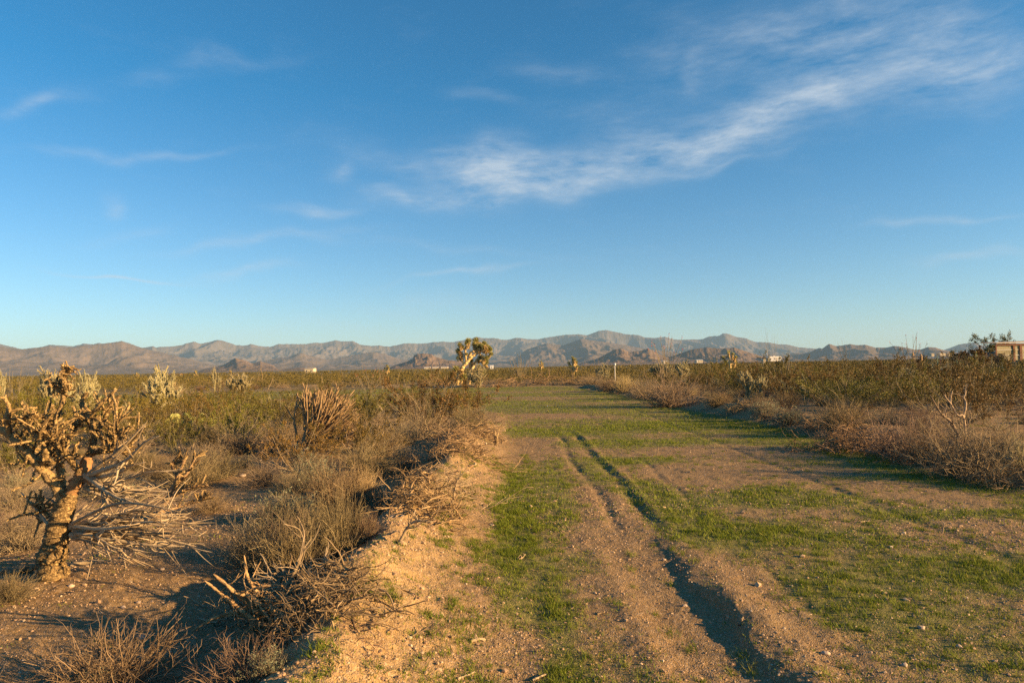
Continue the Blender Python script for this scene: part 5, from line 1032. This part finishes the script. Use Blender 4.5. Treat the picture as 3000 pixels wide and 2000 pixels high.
for i in range(16):
    rr_ = random.Random(900 + i); x = -46 + i * 3.5 + rr_.random() * 1.5
    if abs(x + 7) < 2: continue
    kd = 'bursage' if i % 3 else 'brittle'; put(kd, i % 2, (x, 81.3 + rr_.random(), H1(x, 81.5) - .03), 1.3 + .5 * rr_.random(), 1.2 + .5 * rr_.random(), rr_.random() * 6, 'brown dry brush standing along the crest of the far berm', 'dry brush along the far berm')
# ------------------------------------------------------------------ the thickets: every bush its own object, nearest first
USED = set(); LM = []
for (px, py, nm) in ((150, 1700, 'tall dead cholla'), (880, 1335, 'toppled brown cholla'), (455, 1520, 'leaning nubby cholla stump'), (545, 1262, 'prickly pear'), (1270, 1278, 'big creosote by the ridge end'), (830, 1545, 'sunlit pale sage'), (2812, 1282, 'bare forked snag'), (2500, 1318, 'dark brush heap on the bank'),
        (2195, 1172, 'upright grey-green cholla'), (1960, 1192, 'large round grey bush'), (1735, 1128, 'far end of the right bank'), (480, 1160, 'pale straw mound'), (250, 1150, 'left skyline cholla patch'), (2480, 1140, 'middle of the right thicket'), (2830, 1395, 'huge bush mound on the bank')):
    g_ = G(px, py); LM.append((g_[0], g_[1], nm))
for (px, Y_, nm) in ((2675, 76, 'wooden fence brace'), (2860, 76, 'thick green fence post'), (2940, 92, 'shed'), (2262, 62, 'tallest ocotillo'), (2660, 62, 'red-tipped ocotillo by the fence'), (1945, 66, 'spreading ocotillo before the brown hills'), (2480, 75, 'sparse ocotillo of the right thicket'), (1801, 70, 'white marker post'), (1750, 88, 'thin dark ocotillo'), (1520, 88, 'broad fan-shaped ocotillo'),
        (1375, 79, 'large Joshua tree'), (1120, 75, 'ocotillo left of the butte'), (465, 34, 'large pale left cholla'), (135, 33, 'brown-tipped cholla'), (630, 52, 'dark upright skyline cholla'), (45, 45, 'ocotillo at the left frame edge'), (2010, 60, 'pale cholla below the brown hill'), (2400, 45, 'arching bare branches of the thicket'), (2745, 58, 'small dull agave'), (2650, 38, 'drooping dark cholla'), (1080, 60, 'grey dead ocotillo'), (2310, 80, 'faint ocotillo by the trailer'), (2900, 45, 'creosotes behind the bare snag'), (2560, 55, 'bushes midway between snag and fence'), (2350, 30, 'sage on the right bank'), (2150, 85, 'lone Joshua tree by the wide brown hill')):
    LM.append(((px - 1500) / F * Y_, Y_, nm))
def scatter():
    rng = np.random.default_rng(2024); pts = []; grid = {}
    def ok(x, y, r):
        if field(x, y) > .02 or (-2.9 < x < .5 and y < 30): return False
        for (a, b, c) in EXCL:
            if (x - a) ** 2 + (y - b) ** 2 < (c + r * .6) ** 2: return False
        gx, gy = int(x // 2), int(y // 2)
        for i in (-1, 0, 1):
            for j in (-1, 0, 1):
                for (a, b, c) in grid.get((gx + i, gy + j), ()):
                    if (x - a) ** 2 + (y - b) ** 2 < ((c + r) * .62) ** 2: return False
        grid.setdefault((gx, gy), []).append((x, y, r)); return True
    cnt = {}; ymax = 90
    cand = []
    for _ in range(30000):
        y = 7 + 118 * rng.random() ** .75; x = (rng.random() * 2 - 1) * (.80 * y + 2)
        cand.append((y, x, rng.random(), rng.random(), rng.random()))
    cand.sort(); LIM = {'creosote': 285, 'bursage': 230, 'sage': 45, 'cholla': 42, 'straw': 30, 'brittle': 60}
    for (y, x, a, b, c) in cand:
        r_ = math.hypot(x, y)
        if abs(math.atan2(x, y)) > R(39.5): continue
        if x < 0 and y < 30: dens = .10 if y < 13 else .22 if y < 19 else .34
        elif x < 0 and y < 46: dens = .42
        elif 8 < x < 12 and y < 70: dens = .62
        elif x > 0 and y < 24: dens = .35
        else: dens = .66
        dens *= (.5 + .8 * float(vn(x * .2, y * .2, 161))) if x < 0 else .12 + 1.25 * float(ss(.3, .62, vn(x * .2, y * .12, 161)))
        if a > dens: continue
        bank = 8 < x < 13.5 and y < 72
        if bank: kd = 'bursage' if b < .74 else 'sage' if b < .84 else 'brittle' if b < .93 else 'straw'
        elif x < 0 and y < 22: kd = 'bursage' if b < .6 else 'creosote' if b < .75 else 'sage' if b < .87 else 'brittle'
        else: kd = 'creosote' if b < .50 else 'bursage' if b < .78 else 'cholla' if b < .84 else 'brittle' if b < .94 else 'straw' if b < .97 else 'sage'
        if cnt.get(kd, 0) >= LIM[kd]: continue
        sz = {'creosote': (.62 + .34 * c) if (x < 0 and y < 46) else (.62 + .78 * c), 'bursage': .55 + .85 * c, 'sage': .6 + .5 * c, 'cholla': .7 + .5 * c, 'straw': .6 + .5 * c, 'brittle': .6 + .5 * c}[kd]
        if x > .60 * y and y > 42: sz *= .55
        rad = {'creosote': .88, 'bursage': .6, 'sage': .55, 'cholla': .55, 'straw': .5, 'brittle': .8}[kd] * sz
        if not ok(x, y, rad): continue
        cnt[kd] = cnt.get(kd, 0) + 1
        adj = {'creosote': 'olive-green creosote bush', 'bursage': 'dry grey-brown twiggy bush', 'sage': 'grey-green sage bush', 'cholla': 'pale spiny cholla', 'straw': 'straw-coloured dry clump', 'brittle': 'bare-branched leafless bush'}[kd]
        if bank: rg_ = 'along the bank on the right side of the field'
        elif x > 8: rg_ = 'in the thicket right of the cleared field' if x < y * .5 else 'in the thicket near the right frame edge'
        elif y > 78: rg_ = 'in the scrub beyond the far berm'
        elif y > 30: rg_ = 'in the scrub left of the green strip'
        else: rg_ = 'on the gravelly ground left of the sandy ridge'
        ymax = min(y if cnt['creosote'] < LIM['creosote'] else ymax, 999) if cnt.get('creosote') else y
        nv = len(VAR[kd]); vi = int(rng.integers(0, nv)); label = f'{adj} {rg_}'
        if y < 130:
            best = min(LM, key=lambda m: (m[0] - x) ** 2 + ((m[1] - y) * .6) ** 2); dx = (x / y - best[0] / best[1]) * y; dy = y - best[1]; dd = math.hypot(dx, dy)
            lab = {'creosote': 'olive creosote bush', 'bursage': 'dry twiggy bush', 'sage': 'grey-green sage bush', 'cholla': 'spiny cholla', 'straw': 'straw-coloured clump', 'brittle': 'leafless bush'}[kd]
            rel = ('right of' if dx > 0 else 'left of') if abs(dx) > abs(dy) * .7 else ('behind' if dy > 0 else 'in front of'); dist = 'close ' if dd < 1.2 else 'just ' if dd < 2.4 else '' if dd < 4.5 else 'well ' if dd < 8 else 'far '
            cd_ = f"{'very small' if c < .17 else 'small' if c < .34 else 'middling' if c < .6 else 'large' if c < .82 else 'very large'} {lab} {dist}{rel} the {best[2]}"
            if cd_ not in USED: label = cd_; USED.add(cd_)
        put(kd, vi, (x, y, H1(x, y) - .03), sz * (.9 + .2 * rng.random()), sz * (.85 + .2 * rng.random()), rng.random() * 6.28, label, f'{adj} masses {rg_}')
    print('scatter', cnt, ymax); return ymax
YMAX = scatter()
def far_scrub():
    rng = np.random.default_rng(71); b = MB()
    for (n, r0, r1, m, ls, h0) in ((2600, 108, 260, 70, .20, 1.75), (5200, 240, 1300, 16, .55, 1.8), (2200, 60, 125, 90, .13, 1.5)):
        x, y, r = scatter_polar(rng, n, r0, r1, 41, 1.2); k = (field(x, y) < .05) & (y > YMAX - 4) & (y > 82 - 30 * (x > 12)); x = x[k]; y = y[k]; n = len(x); s = .7 + .5 * rng.random(n)
        far = ss(150, 900, np.hypot(x, y)); c = rng.normal(size=(n, m, 3)); c /= np.linalg.norm(c, axis=2, keepdims=True); c *= rng.random((n, m, 1)) ** .4
        c = c * (np.array([.95, .95, .62]) * h0 / 1.6) * s[:, None, None]; c[..., 2] += (.66 * s * h0 / 1.5)[:, None]; C = c + np.stack([x, y, hgt(x, y) * (1 - .9 * ss(300, 1500, np.hypot(x, y)))], 1)[:, None]
        av = np.repeat(rng.random(n) * .7, m) + rng.random(n * m) * .3
        leaves(b, rng, C.reshape(-1, 3), ls * (.6 + .8 * rng.random(n * m)), .5, a=av)
    tag(ob('scrub', b.mesh('scrub', MT['scrubleaf'], False)), 'far olive scrub merging into one mass towards the mountains', 'scrub', kind='stuff')
far_scrub()
haze()
